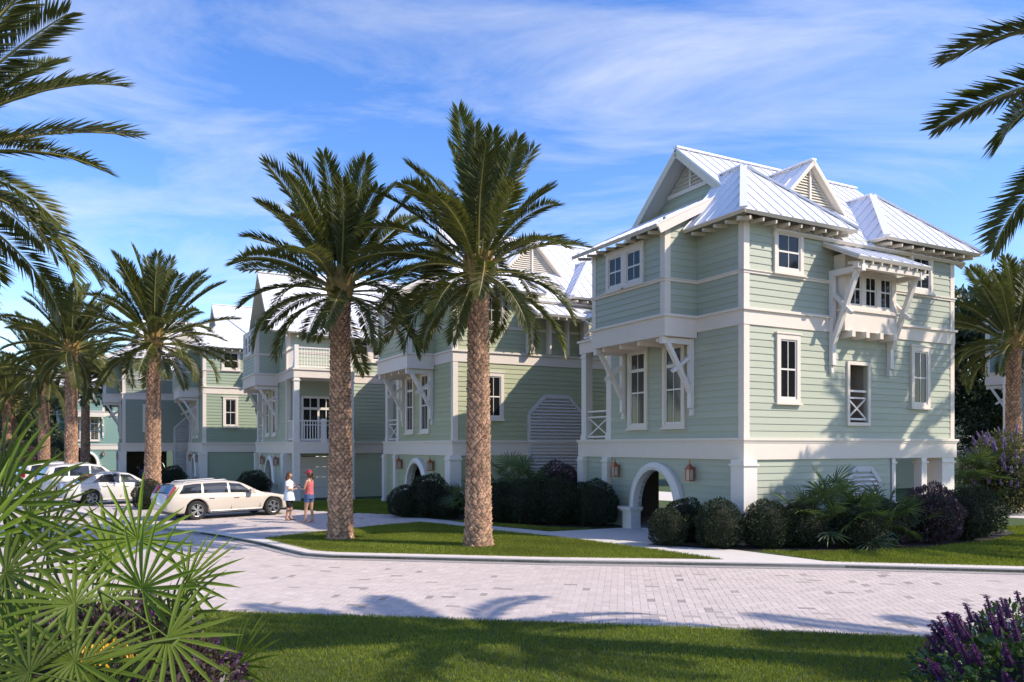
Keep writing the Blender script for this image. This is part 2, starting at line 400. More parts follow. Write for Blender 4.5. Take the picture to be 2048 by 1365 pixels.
def slope(roof, soffit, poly, pitch=.44, panels=True, joined=None):
    """one roof plane: a soffit slab and standing-seam panels clipped from the (convex) polygon"""
    P = [Vector(p) for p in poly]
    n = (P[1] - P[0]).cross(P[2] - P[0]).normalized()
    if n.z < 0: n = -n
    a = Vector((0, 0, 1)).cross(n).normalized()       # along the eave
    g = n.cross(a).normalized()                        # up the slope (sign irrelevant)
    soffit.prism([p - n * .025 for p in P], -n * .085)
    t = [p.dot(a) for p in P]; lo, hi = min(t), max(t); k = max(1, round((hi - lo) / pitch)); w = (hi - lo) / k
    for i in range(k):
        a0, a1 = lo + i * w, lo + (i + 1) * w
        q = clip_half(clip_half(P, lambda p: p.dot(a) - a0 - .0015), lambda p: a1 - .0015 - p.dot(a))
        if len(q) < 3: continue
        mb = joined if joined is not None else MB()
        mb.prism([p + n * .0 for p in q], -n * .022)
        e = [p for p in q if p.dot(a) < a0 + .02]
        if len(e) >= 2:
            gs = [p.dot(g) for p in e]; p0 = e[gs.index(min(gs))]; p1 = e[gs.index(max(gs))]
            if (p1 - p0).length > .1:
                s = a * .018
                mb.bar(p0 + n * .014 + s, p1 + n * .014 + s, .024, .032, up=n)
        if joined is None: mb.build('roof_panel', M_roof, roof)
def cap(roof, a, b):
    MB().bar(Vector(a) + Vector((0, 0, .03)), Vector(b) + Vector((0, 0, .03)), .20, .05).build('ridge_cap', M_roof, roof)
def rafters(H, a, b, inward, z, n, size=(.055, .085, .5)):
    a = Vector(a); b = Vector(b); inw = Vector(inward)
    me = MB().bar((0, 0, 0), inw * size[2] + Vector((0, 0, size[2] * .12)), size[0], size[1]).mesh('rafter_tail', M_soffit)
    for k in range(n):
        p = a + (b - a) * ((k + .5) / n); link('rafter_tail', me, H, (p.x, p.y, z))
def bracket(H, loc, rot, ztop, drop, reach, name='bracket'):
    """timber wall bracket: wall post, top arm, diagonal brace and counter brace. local -y is outward"""
    b = MB(); w = .15
    b.box(-w / 2, w / 2, -.03, -.17, -drop, 0)
    b.quad((-w / 2, -.03, -drop), (w / 2, -.03, -drop), (w / 2, -.17, -drop), (-w / 2, -.17, -drop))
    b.bar((0, -.05, -drop + .02), (0, -.07, -drop - .22), .11, .1, up=(0, 1, 0))
    b.box(-w / 2 + .012, w / 2 - .012, -.171, -reach, -.17, -.01)
    b.box(-w / 2, w / 2, -reach - .001, -reach - .14, -.19, .02)
    b.bar((0, -.12, -drop * .78), (0, -reach * .93, -.12), .12, .14, up=(1, 0, 0))
    b.bar((0, -.12, -drop * .20 - .1), (0, -reach * .74, -drop * .48), .10, .11, up=(1, 0, 0))
    return b.build(name, M_white, H, (loc[0], loc[1], ztop), (0, 0, rot))
def oct_louver(H, x0, x1, z0, z1, cut_, loc, rot, bottom_open=True):
    """louvred grille with clipped top corners: frame and single slats"""
    f = MB(); t = .09
    pts = [(x0, z0), (x0, z1 - cut_), (x0 + cut_, z1), (x1 - cut_, z1), (x1, z1 - cut_), (x1, z0)]
    for (a, b), (c, d) in zip(pts[:-1], pts[1:]): f.bar((a, -.07, b), (c, -.07, d), .13, t, up=(0, 1, 0))
    f.bar((x0, -.07, z0), (x1, -.07, z0), .13, t, up=(0, 1, 0))
    f.prism([(a, -.028, b) for a, b in pts], (0, .02, 0))
    o = f.build('louver', M_louver, H, loc, (0, 0, rot))
    n = round((z1 - z0) / .135)
    for k in range(n):
        z = z0 + (z1 - z0) * (k + .5) / n; a, b = x0 + .05, x1 - .05
        if z > z1 - cut_: dd = z - (z1 - cut_) + .05; a += dd; b -= dd
        if b - a < .1: continue
        MB().prism([(a, -.03, z + .05), (a, -.042, z + .06), (a, -.125, z - .03), (a, -.113, z - .045)], (b - a, 0, 0)).build('slat', M_louver, o)
    return o
def lantern(H, loc, rot):
    b = MB()
    b.box(-.05, .05, -.03, -.06, -.22, .12); b.bar((0, -.05, .05), (0, -.2, .12), .025, .025)
    for sx in (-1, 1):
        for sy in (-1, 1): b.box(sx * .085 - .01, sx * .085 + .01, -.18 + sy * .085 - .01, -.18 + sy * .085 + .01, -.25, .05)
    b.box(-.105, .105, -.285, -.075, -.28, -.25)
    i = len(b.v); b.v += [(-.12, -.3, .05), (.12, -.3, .05), (.12, -.06, .05), (-.12, -.06, .05), (0, -.18, .24)]
    b.f += [(i, i + 1, i + 4), (i + 1, i + 2, i + 4), (i + 2, i + 3, i + 4), (i + 3, i, i + 4), (i + 3, i + 2, i + 1, i)]; b.m += [0] * 5
    b.bar((0, -.18, .22), (0, -.18, .32), .03, .03)
    o = b.build('wall_lantern', M_copper, H, loc, (0, 0, rot))
    MB().box(-.07, .07, -.25, -.11, -.24, .045).build('lantern_glass', M_lampglass, o)
def railing(H, p0, p1, z, h=.95, kind='picket', name='railing'):
    p0 = Vector((*p0, z)); p1 = Vector((*p1, z)); L = (p1 - p0).length; d = (p1 - p0) / L
    b = MB(); b.bar(p0 + Vector((0, 0, h)), p1 + Vector((0, 0, h)), .09, .06); b.bar(p0 + Vector((0, 0, .1)), p1 + Vector((0, 0, .1)), .06, .06)
    if kind == 'x':
        b.bar(p0 + Vector((0, 0, h - .2)), p1 + Vector((0, 0, h - .2)), .05, .05)
        for s in range(max(1, round(L / .9))):
            n = max(1, round(L / .9)); a = p0 + d * (L * s / n); c = p0 + d * (L * (s + 1) / n)
            b.bar(a + Vector((0, 0, .12)), c + Vector((0, 0, h - .22)), .04, .045); b.bar(a + Vector((0, 0, h - .22)), c + Vector((0, 0, .12)), .036, .045)
    o = b.build(name, M_white, H)
    if kind == 'picket':
        n = round(L / .13); me = MB().box(-.018, .018, -.018, .018, .13, h - .03).mesh('baluster', M_white)
        for k in range(1, n): q = p0 + d * (L * k / n); link('baluster', me, o, (q.x, q.y, z))
    return o
def arch_surround(H, cx, hw, sp, ri, loc, rot):
    """moulded arch ring standing on two round-topped pedestals"""
    b = MB(); N = 28; t = .27; ring = []
    for k in range(N + 1):
        a = math.pi * k / N; c, s = math.cos(a), math.sin(a)
        ring.append([(cx - hw * c, .12, sp + ri * s), (cx - hw * c, -.22, sp + ri * s), (cx - (hw + .09) * c, -.25, sp + (ri + .09) * s), (cx - (hw + .19) * c, -.21, sp + (ri + .17) * s), (cx - (hw + t) * c, -.17, sp + (ri + t - .04) * s), (cx - (hw + t) * c, .02, sp + (ri + t - .04) * s)])
    i = len(b.v)
    for r in ring: b.v += r
    m = len(ring[0])
    for k in range(N):
        for j in range(m - 1): b.f.append((i + k * m + j, i + (k + 1) * m + j, i + (k + 1) * m + j + 1, i + k * m + j + 1)); b.m.append(0)
    o = b.build('entrance_arch', M_white, H, loc, (0, 0, rot), smooth=False)
    for s in (-1, 1):
        p = MB(); px = cx + s * (hw + .13)
        p.box(px - .22, px + .22, .02, -.36, GZ, sp - .14); p.box(px - .28, px + .28, .03, -.42, sp - .14, sp - .08); p.box(px - .33, px + .33, .04, -.47, sp - .079, sp - .001)
        p.build('pedestal', M_white, o)
def post(H, x, y, z0, z1, w=.3, name='post'):
    b = MB(); b.box(x - w / 2, x + w / 2, y - w / 2, y + w / 2, z0, z1 - .0)
    b.box(x - w / 2 - .04, x + w / 2 + .04, y - w / 2 - .04, y + w / 2 + .04, z1 - .16, z1 - .11); b.box(x - w / 2 - .025, x + w / 2 + .025, y - w / 2 - .025, y + w / 2 + .025, z0, z0 + .16)
    return b.build(name, M_white, H)

def house(label, corner, ang, ms, style='tower', boards=1, panels=True, sidegrille=False, carport=False, name='beach_house'):
    H = thing(name, label, 'house', (corner[0], corner[1], 0), ang, 'green clapboard houses')
    joined = None if panels else MB()
    fl = -1   # front face runs along local -x of its own frame
    B = boards
    # ---- ground storey
    if style == 'porch':
        wall(H, ms, 0, 6.3, GZ, Z1b, (0, .0, 0), SIDE, holes=[(.6, 2.35, GZ, 2.2)], boards=B)
    else:
        wall(H, ms, 3.2 if carport else 0, 5.95, GZ, Z1b, (0, 0, 0), SIDE, boards=B)
    ac = (-3.6, 1.0, .78, 1.2)
    wall(H, ms, -Dp, 0, GZ, Z1b, (0, 0, 0), FRONT, arch=ac, boards=B)
    arch_surround(H, *ac, (0, 0, 0), FRONT)
    lantern(H, (0, 3.6 + 2.02, 1.98), FRONT); lantern(H, (0, 3.6 - 1.65, 1.98), FRONT)
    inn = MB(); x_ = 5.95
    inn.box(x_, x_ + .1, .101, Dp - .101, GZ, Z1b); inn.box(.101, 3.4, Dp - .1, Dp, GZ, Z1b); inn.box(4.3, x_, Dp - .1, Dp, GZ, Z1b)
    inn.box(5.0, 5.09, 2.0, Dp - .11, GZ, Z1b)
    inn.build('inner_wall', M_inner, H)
    MB().box(-.02, Wd, .0, Dp, .07, .115).build('floor_slab', M_conc, H)
    for x, y, w in ((-.03, -.03, .48), (7.5, .05, .26), (6.1, .04, .16), (Wd - .32, .25, .62), (-.03, 6.22, .3), (-.03, 7.68, .34), (Wd - .2, Dp - .2, .4), (7.5, Dp - .2, .3)): post(H, x, y, GZ - .01, Z1b, w)
    b = MB(); b.box(-.08, Wd + .08, -.08, Dp + .08, Z1b, Z1t - .075); b.box(-.13, Wd + .13, -.13, Dp + .13, Z1t - .074, Z1t); b.box(-.10, Wd + .10, -.10, Dp + .10, Z1t - .13, Z1t - .0755); b.build('floor_band', M_trim, H)
    # ---- middle storey
    nic = (4.1, 4.9, 3.4, 5.08)
    side_h = [nic] if (style == 'tower' and not sidegrille) else []
    if style == 'porch': side_h = [(.75, 2.4, Z1t, 5.2)]
    wall(H, ms, 0, Wd, Z1t, Z2b, (0, 0, 0), SIDE, holes=side_h, boards=B)
    wall(H, ms, -6.05, 0, Z1t, Z2b, (0, 0, 0), FRONT, boards=B)
    wall(H, ms, -Dp, -6.05, Z1t, Z2b, (2.0, 0, 0), FRONT, boards=B)
    wall(H, ms, -2.0, 0, Z1t, Z2b, (0, 6.05, 0), FAR, boards=2); wall(H, ms, -Wd, -2.0, Z1t, Z2b, (0, Dp, 0), FAR, boards=2)
    wall(H, ms, 0, Dp, Z1t, Z2b, (Wd, 0, 0), BACK, boards=2)
    for y in (6.2, 7.72): post(H, .12, y, Z1t, Z2b, .28)
    railing(H, (.1, 6.36), (.1, 7.56), Z1t, .98, 'x')
    railing(H, (.25, 7.74), (1.95, 7.74), Z1t, .98, 'x')
    for x0, x1 in ((-.035, .17), (Wd - .17, Wd + .035)):
        for za, zb in ((Z1t, Z2b), (Z2t, ZE)): MB().box(x0, x1, -.035, .17, za, zb).build('corner_board', M_trim, H)
    b = MB(); b.box(-.05, Wd + .05, -.05, Dp + .05, Z2b, Z2t - .075); b.box(-.11, Wd + .11, -.11, Dp + .11, Z2t - .074, Z2t); b.build('floor_band', M_trim, H)
    # front windows of the middle storey
    window(H, -4.57, 3.26, 5.80, 1.0, (0, 0, 0), FRONT, 'tall', pane=True); window(H, -2.82, 3.26, 5.80, 1.0, (0, 0, 0), FRONT, 'tall', pane=True)
    # ---- top storey
    wall(H, ms, 0, Wd, Z2t, ZA, (0, 0, 0), SIDE, boards=B); wall(H, ms, 0, Wd, ZA + .1, ZE, (0, 0, 0), SIDE, boards=B)
    wall(H, ms, -1.85, 0, Z2t, ZA, (0, 0, 0), FRONT, boards=B); wall(H, ms, -1.85, 0, ZA + .1, ZE + .35, (0, 0, 0), FRONT, boards=B)
    wall(H, ms, -Dp, -5.4, Z2t, ZE, (1.5, 0, 0), FRONT, boards=2); wall(H, ms, -Wd, -1.5, Z2t, ZE, (0, Dp, 0), FAR, boards=2); wall(H, ms, 0, Dp, Z2t, ZE, (Wd, 0, 0), BACK, boards=2)
    wall(H, ms, -1.5, 0, Z2t, ZE, (0, 5.42, 0), FAR, boards=2)
    b = MB(); b.box(-.05, Wd + .05, -.05, .0, ZA + .001, ZA + .07); b.box(-.08, Wd + .08, -.08, 0, ZA + .07, ZA + .1); b.box(-.05, 0, .001, 1.84, ZA + .001, ZA + .07); b.box(-.08, 0, .001, 1.84, ZA + .07, ZA + .1)
    b.box(-.0, Wd, .0, .1, ZA, ZA + .1); b.box(0, .1, .1, 1.84, ZA, ZA + .1)
    b.build('string_course', M_trim, H)
    railing(H, (.06, 5.6), (.06, 7.8), Z2t, 1.0, 'x')
    # projecting front bay
    d = 1.17; y0, y1 = 1.84, 5.4
    bb = MB(); bb.box(-d - .05, -.051, y0 - .05, y1 + .05, Z2b - .16, Z2t - .075); bb.box(-d - .11, -.111, y0 - .11, y1 + .11, Z2t - .074, Z2t + .002)
    bb.box(-d - .06, -.051, y0 - .06, y1 + .06, ZA + .003, ZA + .068); bb.box(-d - .09, -.081, y0 - .09, y1 + .09, ZA + .068, ZA + .098)
    for y in (y0, y1):
        s = 1 if y == y0 else -1
        bb.box(-d - .035, -d + .17, y - s * .035, y + s * .17, Z2t + .002, ZE + .02)
    for y in (2.3, 3.2, 4.1, 5.0): bb.box(-d + .1, -.06, y - .06, y + .06, Z2b - .28, Z2b - .161)
    bb.build('bay_trim', M_trim, H)
    for za, zb in ((Z2t, ZA), (ZA + .1, ZE + .02)):
        wall(H, ms, -y1, -y0, za, zb, (-d, 0, 0), FRONT, boards=B)
        wall(H, ms, -d, 0, za, zb if za < ZA else zb + .35, (0, y0, 0), SIDE, boards=B)
        wall(H, ms, 0, d, za, zb, (0, y1, 0), FAR, boards=2)
    for k in (-4.15, -3.22): window(H, k, ZA + .13, ZE - .16, .93, (-d, 0, 0), FRONT, '2x2')
    bracket(H, (0, 2.0, 0), FRONT, Z2b - .17, 2.0, 1.05); bracket(H, (0, 5.3, 0), FRONT, Z2b - .17, 2.0, 1.05)
    # side windows
    if style == 'tower':
        if not sidegrille:
            window(H, 1.6, 3.9, 5.79, .9, (0, 0, 0), SIDE, '2x2'); window(H, 7.35, 3.9, 5.79, .9, (0, 0, 0), SIDE, '2x2')
            nb = MB(); a0, a1, c0, c1 = nic
            nb.box(a0 - .1, a0, .0, -.075, c0 - .1, c1 + .1); nb.box(a1, a1 + .1, .0, -.075, c0 - .1, c1 + .1); nb.box(a0, a1, .0, -.075, c1, c1 + .1); nb.box(a0, a1, .0, -.075, c0 - .1, c0)
            nb.build('opening_frame', M_trim, H)
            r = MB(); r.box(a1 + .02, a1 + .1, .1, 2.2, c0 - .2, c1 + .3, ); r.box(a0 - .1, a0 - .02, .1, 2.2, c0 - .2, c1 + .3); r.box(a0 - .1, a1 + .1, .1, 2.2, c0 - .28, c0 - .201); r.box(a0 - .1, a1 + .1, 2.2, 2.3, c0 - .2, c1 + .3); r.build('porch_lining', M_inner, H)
            railing(H, (a0 + .01, .03), (a1 - .01, .03), c0, .92, 'x')
            oct_louver(H, 3.9, 5.4, .75, 2.05, .42, (0, 0, 0), SIDE)
        else:
            window(H, 1.7, 3.75, 5.6, .9, (0, 0, 0), SIDE, '2x2')
            oct_louver(H, 3.3, 5.9, GZ + .25, 4.75, .75, (0, -.0, 0), SIDE)
        window(H, 1.62, ZA + .12, ZE - .10, 1.12, (0, 0, 0), SIDE, '2x2'); window(H, 7.4, ZA + .12, ZE - .10, 1.08, (0, 0, 0), SIDE, '2x2')
        # window bay under the awning
        if not sidegrille:
            p = .42; x0, x1 = 3.45, 5.7
            c = MB(); c.box(x0, x1, -.03, -p, Z2b + .02, Z2t + .12); c.box(x0 - .06, x1 + .06, -.03, -p - .06, Z2t + .121, Z2t + .19); c.box(x0, x1, -.03, -p, 7.72, 8.18)
            c.box(x0, x0 + .14, -.03, -p + .01, Z2t + .19, 7.72); c.box(x1 - .14, x1, -.03, -p + .01, Z2t + .19, 7.72)
            for k in range(4): q = x0 + .22 + k * (x1 - x0 - .44) / 3; c.box(q - .07, q + .07, -.03, -p - .12, Z2b - .16, Z2b + .019)
            c.build('window_bay', M_trim, H)
            for k in (-1, 0, 1): window(H, (x0 + x1) / 2 + k * .66, Z2t + .22, 7.71, .66, (0, -p + .08, 0), SIDE, '3w', casing=.09)
            bracket(H, (3.32, 0, 0), SIDE, 7.72, 2.7, 1.0); bracket(H, (5.85, 0, 0), SIDE, 7.72, 2.7, 1.0)
            MB().box(3.1, 6.05, -.95, -1.12, 7.60, 7.76).build('awning_beam', M_trim, H)
        else:
            c = MB()
            for q in (3.28, 4.15, 5.0, 5.87): c.box(q - (.12 if q in (3.28, 5.87) else .04), q + (.12 if q in (3.28, 5.87) else .04), -.03, -.36, Z2t, 7.9)
            c.build('screen_posts', M_trim, H)
    else:   # two-storey side porch with balcony
        px1, pd = 2.85, 1.9
        MB().box(-.1, px1, -pd, -.081, Z1b + .02, Z1t - .01).build('porch_floor', M_trim, H); f = MB(); f.box(-.1, px1, -pd, -.051, Z2b + .02, Z2t - .08); f.box(-.16, px1 + .06, -pd - .06, -.112, Z2t - .079, Z2t); f.build('porch_floor', M_trim, H)
        for x in (.05, px1 - .15):
            post(H, x, -pd + .15, GZ, Z1b + .02, .3); post(H, x, -pd + .15, Z1t - .01, Z2b + .02, .26)
            MB().box(x - .1, x + .1, -pd + .05, -pd + .25, Z2t, Z2t + 1.12).build('newel', M_white, H)
        post(H, 1.35, -pd + .15, Z1t - .01, Z1t + 1.1, .2, 'newel')
        for z in (Z1t, Z2t):
            railing(H, (.18, -pd + .15), (px1 - .28, -pd + .15), z, 1.0); railing(H, (.05, -pd + .28), (.05, -.08), z, 1.0); railing(H, (px1 - .15, -pd + .28), (px1 - .15, -.08), z, 1.0)
        door = MB()
        for xx in (.75, 1.55, 2.36): door.box(xx - .05, xx + .05, .02, -.06, Z1t, 5.2)
        for zz in (3.0, 4.6, 5.17): door.box(.81, 2.31, .021, -.05, zz - .06, zz + .06)
        for xx in (1.15, 1.95): door.box(xx - .02, xx + .02, .03, -.03, Z1t, 5.2)
        door.box(.81, 2.31, .03, -.028, 3.75, 3.8)
        dr = door.build('french_door', M_white, H); MB().box(.76, 2.35, .045, .06, Z1t + .01, 5.19).build('pane', M_pane, dr)
        gd = MB()
        for k in range(4): gd.box(.62, 2.33, .03, .06, GZ + .03 + k * .515, GZ + .03 + k * .515 + .50)
        gd.build('garage_door', M_white, H)
        window(H, 3.75, ZA - .25, ZE - .05, 1.0, (0, 0, 0), SIDE, '2x2'); window(H, 4.75, ZA - .25, ZE - .05, 1.0, (0, 0, 0), SIDE, '2x2'); window(H, 6.9, 3.9, 5.79, .9, (0, 0, 0), SIDE, '2x2')
    # ---- roofs
    sf = MB(); roof = link('roof', None, H)   # soffit mesh is attached below
    zr, zt, pt = 12.19, 10.98, .86
    SL = lambda *p: slope(roof, sf, p, panels=panels, joined=joined)
    fe_ = -.15 if style == 'tower' else -.6
    mz = lambda v: zr - abs(v - 4) * pt
    SL((1.0, 4, zr), (9.5, 4, zr), (9.5, fe_, mz(fe_)), (1.0, fe_, mz(fe_)))
    SL((1.0, 4, zr), (9.5, 4, zr), (9.5, 8.55, mz(8.55)), (1.0, 8.55, mz(8.55)))
    caps = [((1.0, 4, zr), (9.5, 4, zr))]
    def hip(xa, xb, vl, vr):
        m = (xa + xb) / 2; pk = (m, 1.65, zt); bk = (m, 2.7, zt); e = ZE + .03
        SL((xa, -.6, e), (xb, -.6, e), pk)
        SL((xa, -.6, e), (xa, vl, e), bk, pk); SL((xb, -.6, e), (xb, vr, e), bk, pk)
        caps.extend([((xa, -.6, e), pk), ((xb, -.6, e), pk), (pk, bk)])
    if style == 'tower':
        hip(-.6, 3.83, 1.8, .25); hip(5.04, 9.66, .25, .6)
        rafters(H, (-.5, -.5), (3.75, -.5), (0, 1, 0), ZE - .13, 9); rafters(H, (5.1, -.5), (9.6, -.5), (0, 1, 0), ZE - .13, 9)
        rafters(H, (-.5, -.5), (-.5, 1.7), (1, 0, 0), ZE - .13, 5)
        SL((4.435, 1.5, 11.6), (4.435, 3.4, 11.6), (2.85, 1.7, 10.0), (2.85, 1.5, 10.0)); SL((4.435, 1.5, 11.6), (4.435, 3.4, 11.6), (6.02, 1.7, 10.0), (6.02, 1.5, 10.0))
        caps.append(((4.435, 1.5, 11.6), (4.435, 3.4, 11.6)))
        SL((3.0, -.02, 8.52), (6.15, -.02, 8.52), (6.15, -1.25, 7.9), (3.0, -1.25, 7.9)); rafters(H, (3.05, -1.2), (6.1, -1.2), (0, 1, 0), 7.75, 8)
        # dormer louvre
        dm = MB(); ap, hwid, zb = 11.42, 1.5, 9.95
        dm.bar((4.435, 1.66, ap + .06), (4.435 - hwid, 1.66, zb), .05, .14, up=(0, 1, 0)); dm.bar((4.435, 1.66, ap + .06), (4.435 + hwid, 1.66, zb), .05, .14, up=(0, 1, 0)); dm.box(4.40, 4.47, 1.64, 1.70, zb, ap - .1)
        dm.prism([(4.435 - hwid, 1.75, zb), (4.435 + hwid, 1.75, zb), (4.435, 1.75, ap)], (0, .05, 0))
        dmo = dm.build('dormer_gable', M_trim, H); n = 15
        for k in range(n):
            z = zb + (ap - .14 - zb) * (k + .5) / n; hw = hwid * (ap - .1 - z) / (ap - zb)
            MB().prism([(4.435 - hw, 1.745, z + .05), (4.435 - hw, 1.73, z + .055), (4.435 - hw, 1.67, z - .03), (4.435 - hw, 1.68, z - .04)], (2 * hw, 0, 0)).build('slat', M_soffit, dmo)
    else:
        rafters(H, (-.4, -.5), (9.4, -.5), (0, 1, 0), mz(-.6) - .1, 18)
        # the steep front gable of the porch house stands over the entrance corner
        SL((-1.0, 2.4, 11.7), (2.4, 2.4, 11.7), (2.4, -.6, 8.35), (-1.0, -.6, 8.35)); SL((-1.0, 2.4, 11.7), (2.4, 2.4, 11.7), (2.4, 5.4, 8.35), (-1.0, 5.4, 8.35))
        caps.append(((-1.0, 2.4, 11.7), (2.4, 2.4, 11.7)))
        wall(H, ms, -5.2, .4, ZE, 11.4, (-.05, 0, 0), FRONT, boards=2, gable=lambda z: (-2.4 - (11.5 - z) / 1.117, -2.4 + (11.5 - z) / 1.117))
    if style == 'tower':      # unseen rear wing, added so its gable casts a shadow on the neighbour
        SL((4.9, 4.5, 10.75), (4.9, 9.75, 10.75), (2.15, 9.75, 8.1), (2.15, 4.5, 8.1)); SL((4.9, 4.5, 10.75), (4.9, 9.75, 10.75), (7.65, 9.75, 8.1), (7.65, 4.5, 8.1))
        wall(H, ms, -7.2, -2.6, Z1t, 8.3, (0, 9.4, 0), FAR, boards=2); wall(H, ms, -9.4, -7.9, Z1t, 8.3, (2.6, 0, 0), FRONT, boards=2); wall(H, ms, 7.9, 9.4, Z1t, 8.3, (7.2, 0, 0), BACK, boards=2)
        wall(H, ms, -7.2, -2.6, 8.3, 10.5, (0, 9.4, 0), FAR, boards=2, gable=lambda z: (-4.9 - (10.6 - z) / .964, -4.9 + (10.6 - z) / .964))
        MB().box(2.6, 7.2, 7.99, 9.4, Z1b, Z1t - .001).build('shadow_wing_floor', M_trim, H)
        for x in (2.8, 7.0): post(H, x, 9.2, GZ, Z1b, .34)
        caps.append(((4.9, 4.5, 10.75), (4.9, 9.75, 10.75)))
    # shed over the front bay
    se = -1.67; zs = lambda u: 8.84 + (u - se) * .5
    if style == 'tower':
        SL((se, 1.61, zs(se)), (se, 5.95, zs(se)), (1.72, 5.95, zs(1.72)), (1.72, 1.61, zs(1.72)))
        rafters(H, (se + .08, 1.8), (se + .08, 5.9), (1, 0, 0), zs(se) - .14, 8)
        MB().bar((se + .1, 1.60, zs(se) - .16), (.75, 1.60, zs(.75) - .16), .05, .2).build('barge_board', M_trim, H)
        MB().prism([(-d, y0 + .03, ZE - .05), (0, y0 + .03, ZE + .3), (.6, y0 + .03, zs(.6) - .15), (-d, y0 + .03, zs(-d) - .13)], (0, .05, 0)).build('bay_cheek', ms, H)
        # main gable wall with its louvre
        gz = lambda z: (-4 - (12.02 - z) / pt, -4 + (12.02 - z) / pt)
        wall(H, ms, -7, -1, 9.7, 11.95, (1.7, 0, 0), FRONT, boards=B, gable=gz)
        gl = MB(); zb = 11.05; hw = (11.98 - zb) / pt
        gl.prism([(1.66, 4 - hw, zb), (1.66, 4 + hw, zb), (1.66, 4, 11.98)], (.03, 0, 0)); gl.box(1.58, 1.69, 4 - hw, 4 + hw, zb - .14, zb - .01); gl.box(1.6, 1.655, 3.96, 4.04, zb, 11.9)
        glo = gl.build('gable_louver', M_trim, H)
        for k in range(6):
            z = zb + .06 + k * .13; w = (11.9 - z) / pt
            MB().prism([(1.655, 4 - w, z + .05), (1.645, 4 - w, z + .055), (1.59, 4 - w, z - .03), (1.60, 4 - w, z - .04)], (0, 2 * w, 0)).build('slat', M_soffit, glo)
    wall(H, ms, 1, 7, ZE, 11.95, (Wd, 0, 0), BACK, boards=2, gable=lambda z: (4 - (12.02 - z) / pt, 4 + (12.02 - z) / pt))
    # barge boards of the main gable
    for xg in (1.03, 9.47):
        bg_ = MB()
        for v in (-.1, 8.5): bg_.bar((xg, 4, zr - .15), (xg, v, mz(v) - .15), .05, .22)
        bg_.build('barge_board', M_soffit, H)
    ob = link('roof', sf.mesh('roof', M_soffit), H)
    for ch in list(roof.children): ch.parent = ob
    bpy.data.objects.remove(roof)
    if joined is not None: q = joined.build('roof_panels', M_roof, ob); q['kind'] = 'stuff'
    for a, b in caps: cap(ob, a, b)
    return H
A0 = math.atan2(.4725, .8813)
house('aqua green three-storey house with white hip roofs and a bracketed side awning', (6.2, 21), A0, M_s1)
house('olive green house shaded by its neighbour, with a tall octagonal louvre on its side', (-2.25, 30.2), A0, M_s2, sidegrille=True)
house('pale green house with a white picket balcony above French doors', (-11.17, 39), A0, M_s3, style='porch', boards=2)
house('sage green hip-roofed house behind the parked station wagon', (-19.1, 48.6), A0, M_s4, boards=2)
house('grey green house with a dark car parked in its open ground floor', (-27.0, 54.5), A0, M_s5, boards=2, sidegrille=True, carport=True)
house('teal house at the far end of the row, its arched entrance front in full sun', (-42, 85), math.atan2(.9, -.4), M_s6, boards=2, panels=False)
house('slate blue house in shade behind the purple flowering shrub', (23.8, 38), A0 - R_(72), M_s7, boards=2, panels=False)
house('pale house mostly hidden behind the aqua green house', (22.1, 47.7), A0, M_s3, boards=2, panels=False)
# ------------------------------------------------------------------ plants
M_frond = mat('date_palm_leaflets', (.082, .092, .022), .45, spec=.4, rand=.32, noise=.45, nscale=2.2, trans=.25)
M_rachis = mat('palm_rachis', (.22, .20, .06), .5, noise=.2, nscale=6)
M_trunk = mat('palm_trunk_bark', (.37, .225, .145), .9, noise=.35, nscale=9, bump=.5, bscale=30, attr='tone')
M_boot = mat('palm_crown_boots', (.34, .21, .07), .8, noise=.3, nscale=8, bump=.4)
M_fan = mat('fan_palm_leaf', (.10, .145, .015), .55, spec=.25, rand=.5, noise=.25, nscale=5, trans=.18)
M_fan2 = mat('palmetto_leaf', (.06, .10, .035), .45, rand=.2, noise=.25, nscale=5, trans=.2)
M_petiole = mat('fan_palm_petiole', (.08, .11, .02), .6, spec=.2)
M_leaf = mat('hedge_leaf', (.020, .034, .010), .6, attr='tone', trans=.12)
M_leaf2 = mat('shrub_leaf_green', (.055, .105, .03), .42, attr='tone', trans=.2)
M_leafp = mat('purple_shrub_leaf', (.06, .032, .042), .5, attr='tone', trans=.12)
M_treeleaf = mat('tree_leaf', (.030, .048, .015), .5, attr='tone', trans=.15)
M_purple = mat('purple_blossom', (.085, .014, .10), .6, attr='tone', trans=.15)
M_olive = mat('olive_shrub_leaf', (.085, .095, .03), .5, attr='tone', trans=.2)
M_violet = mat('violet_blossom', (.23, .16, .42), .6, attr='tone', trans=.2)
M_yellow = mat('yellow_blossom', (.62, .36, .03), .6)
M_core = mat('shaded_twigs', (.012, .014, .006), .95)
M_bark = mat('tree_bark', (.09, .07, .05), .9, noise=.3, bump=.5)
M_blade = mat('grass_blades', (.225, .262, .034), .6, attr='tone', trans=.25)

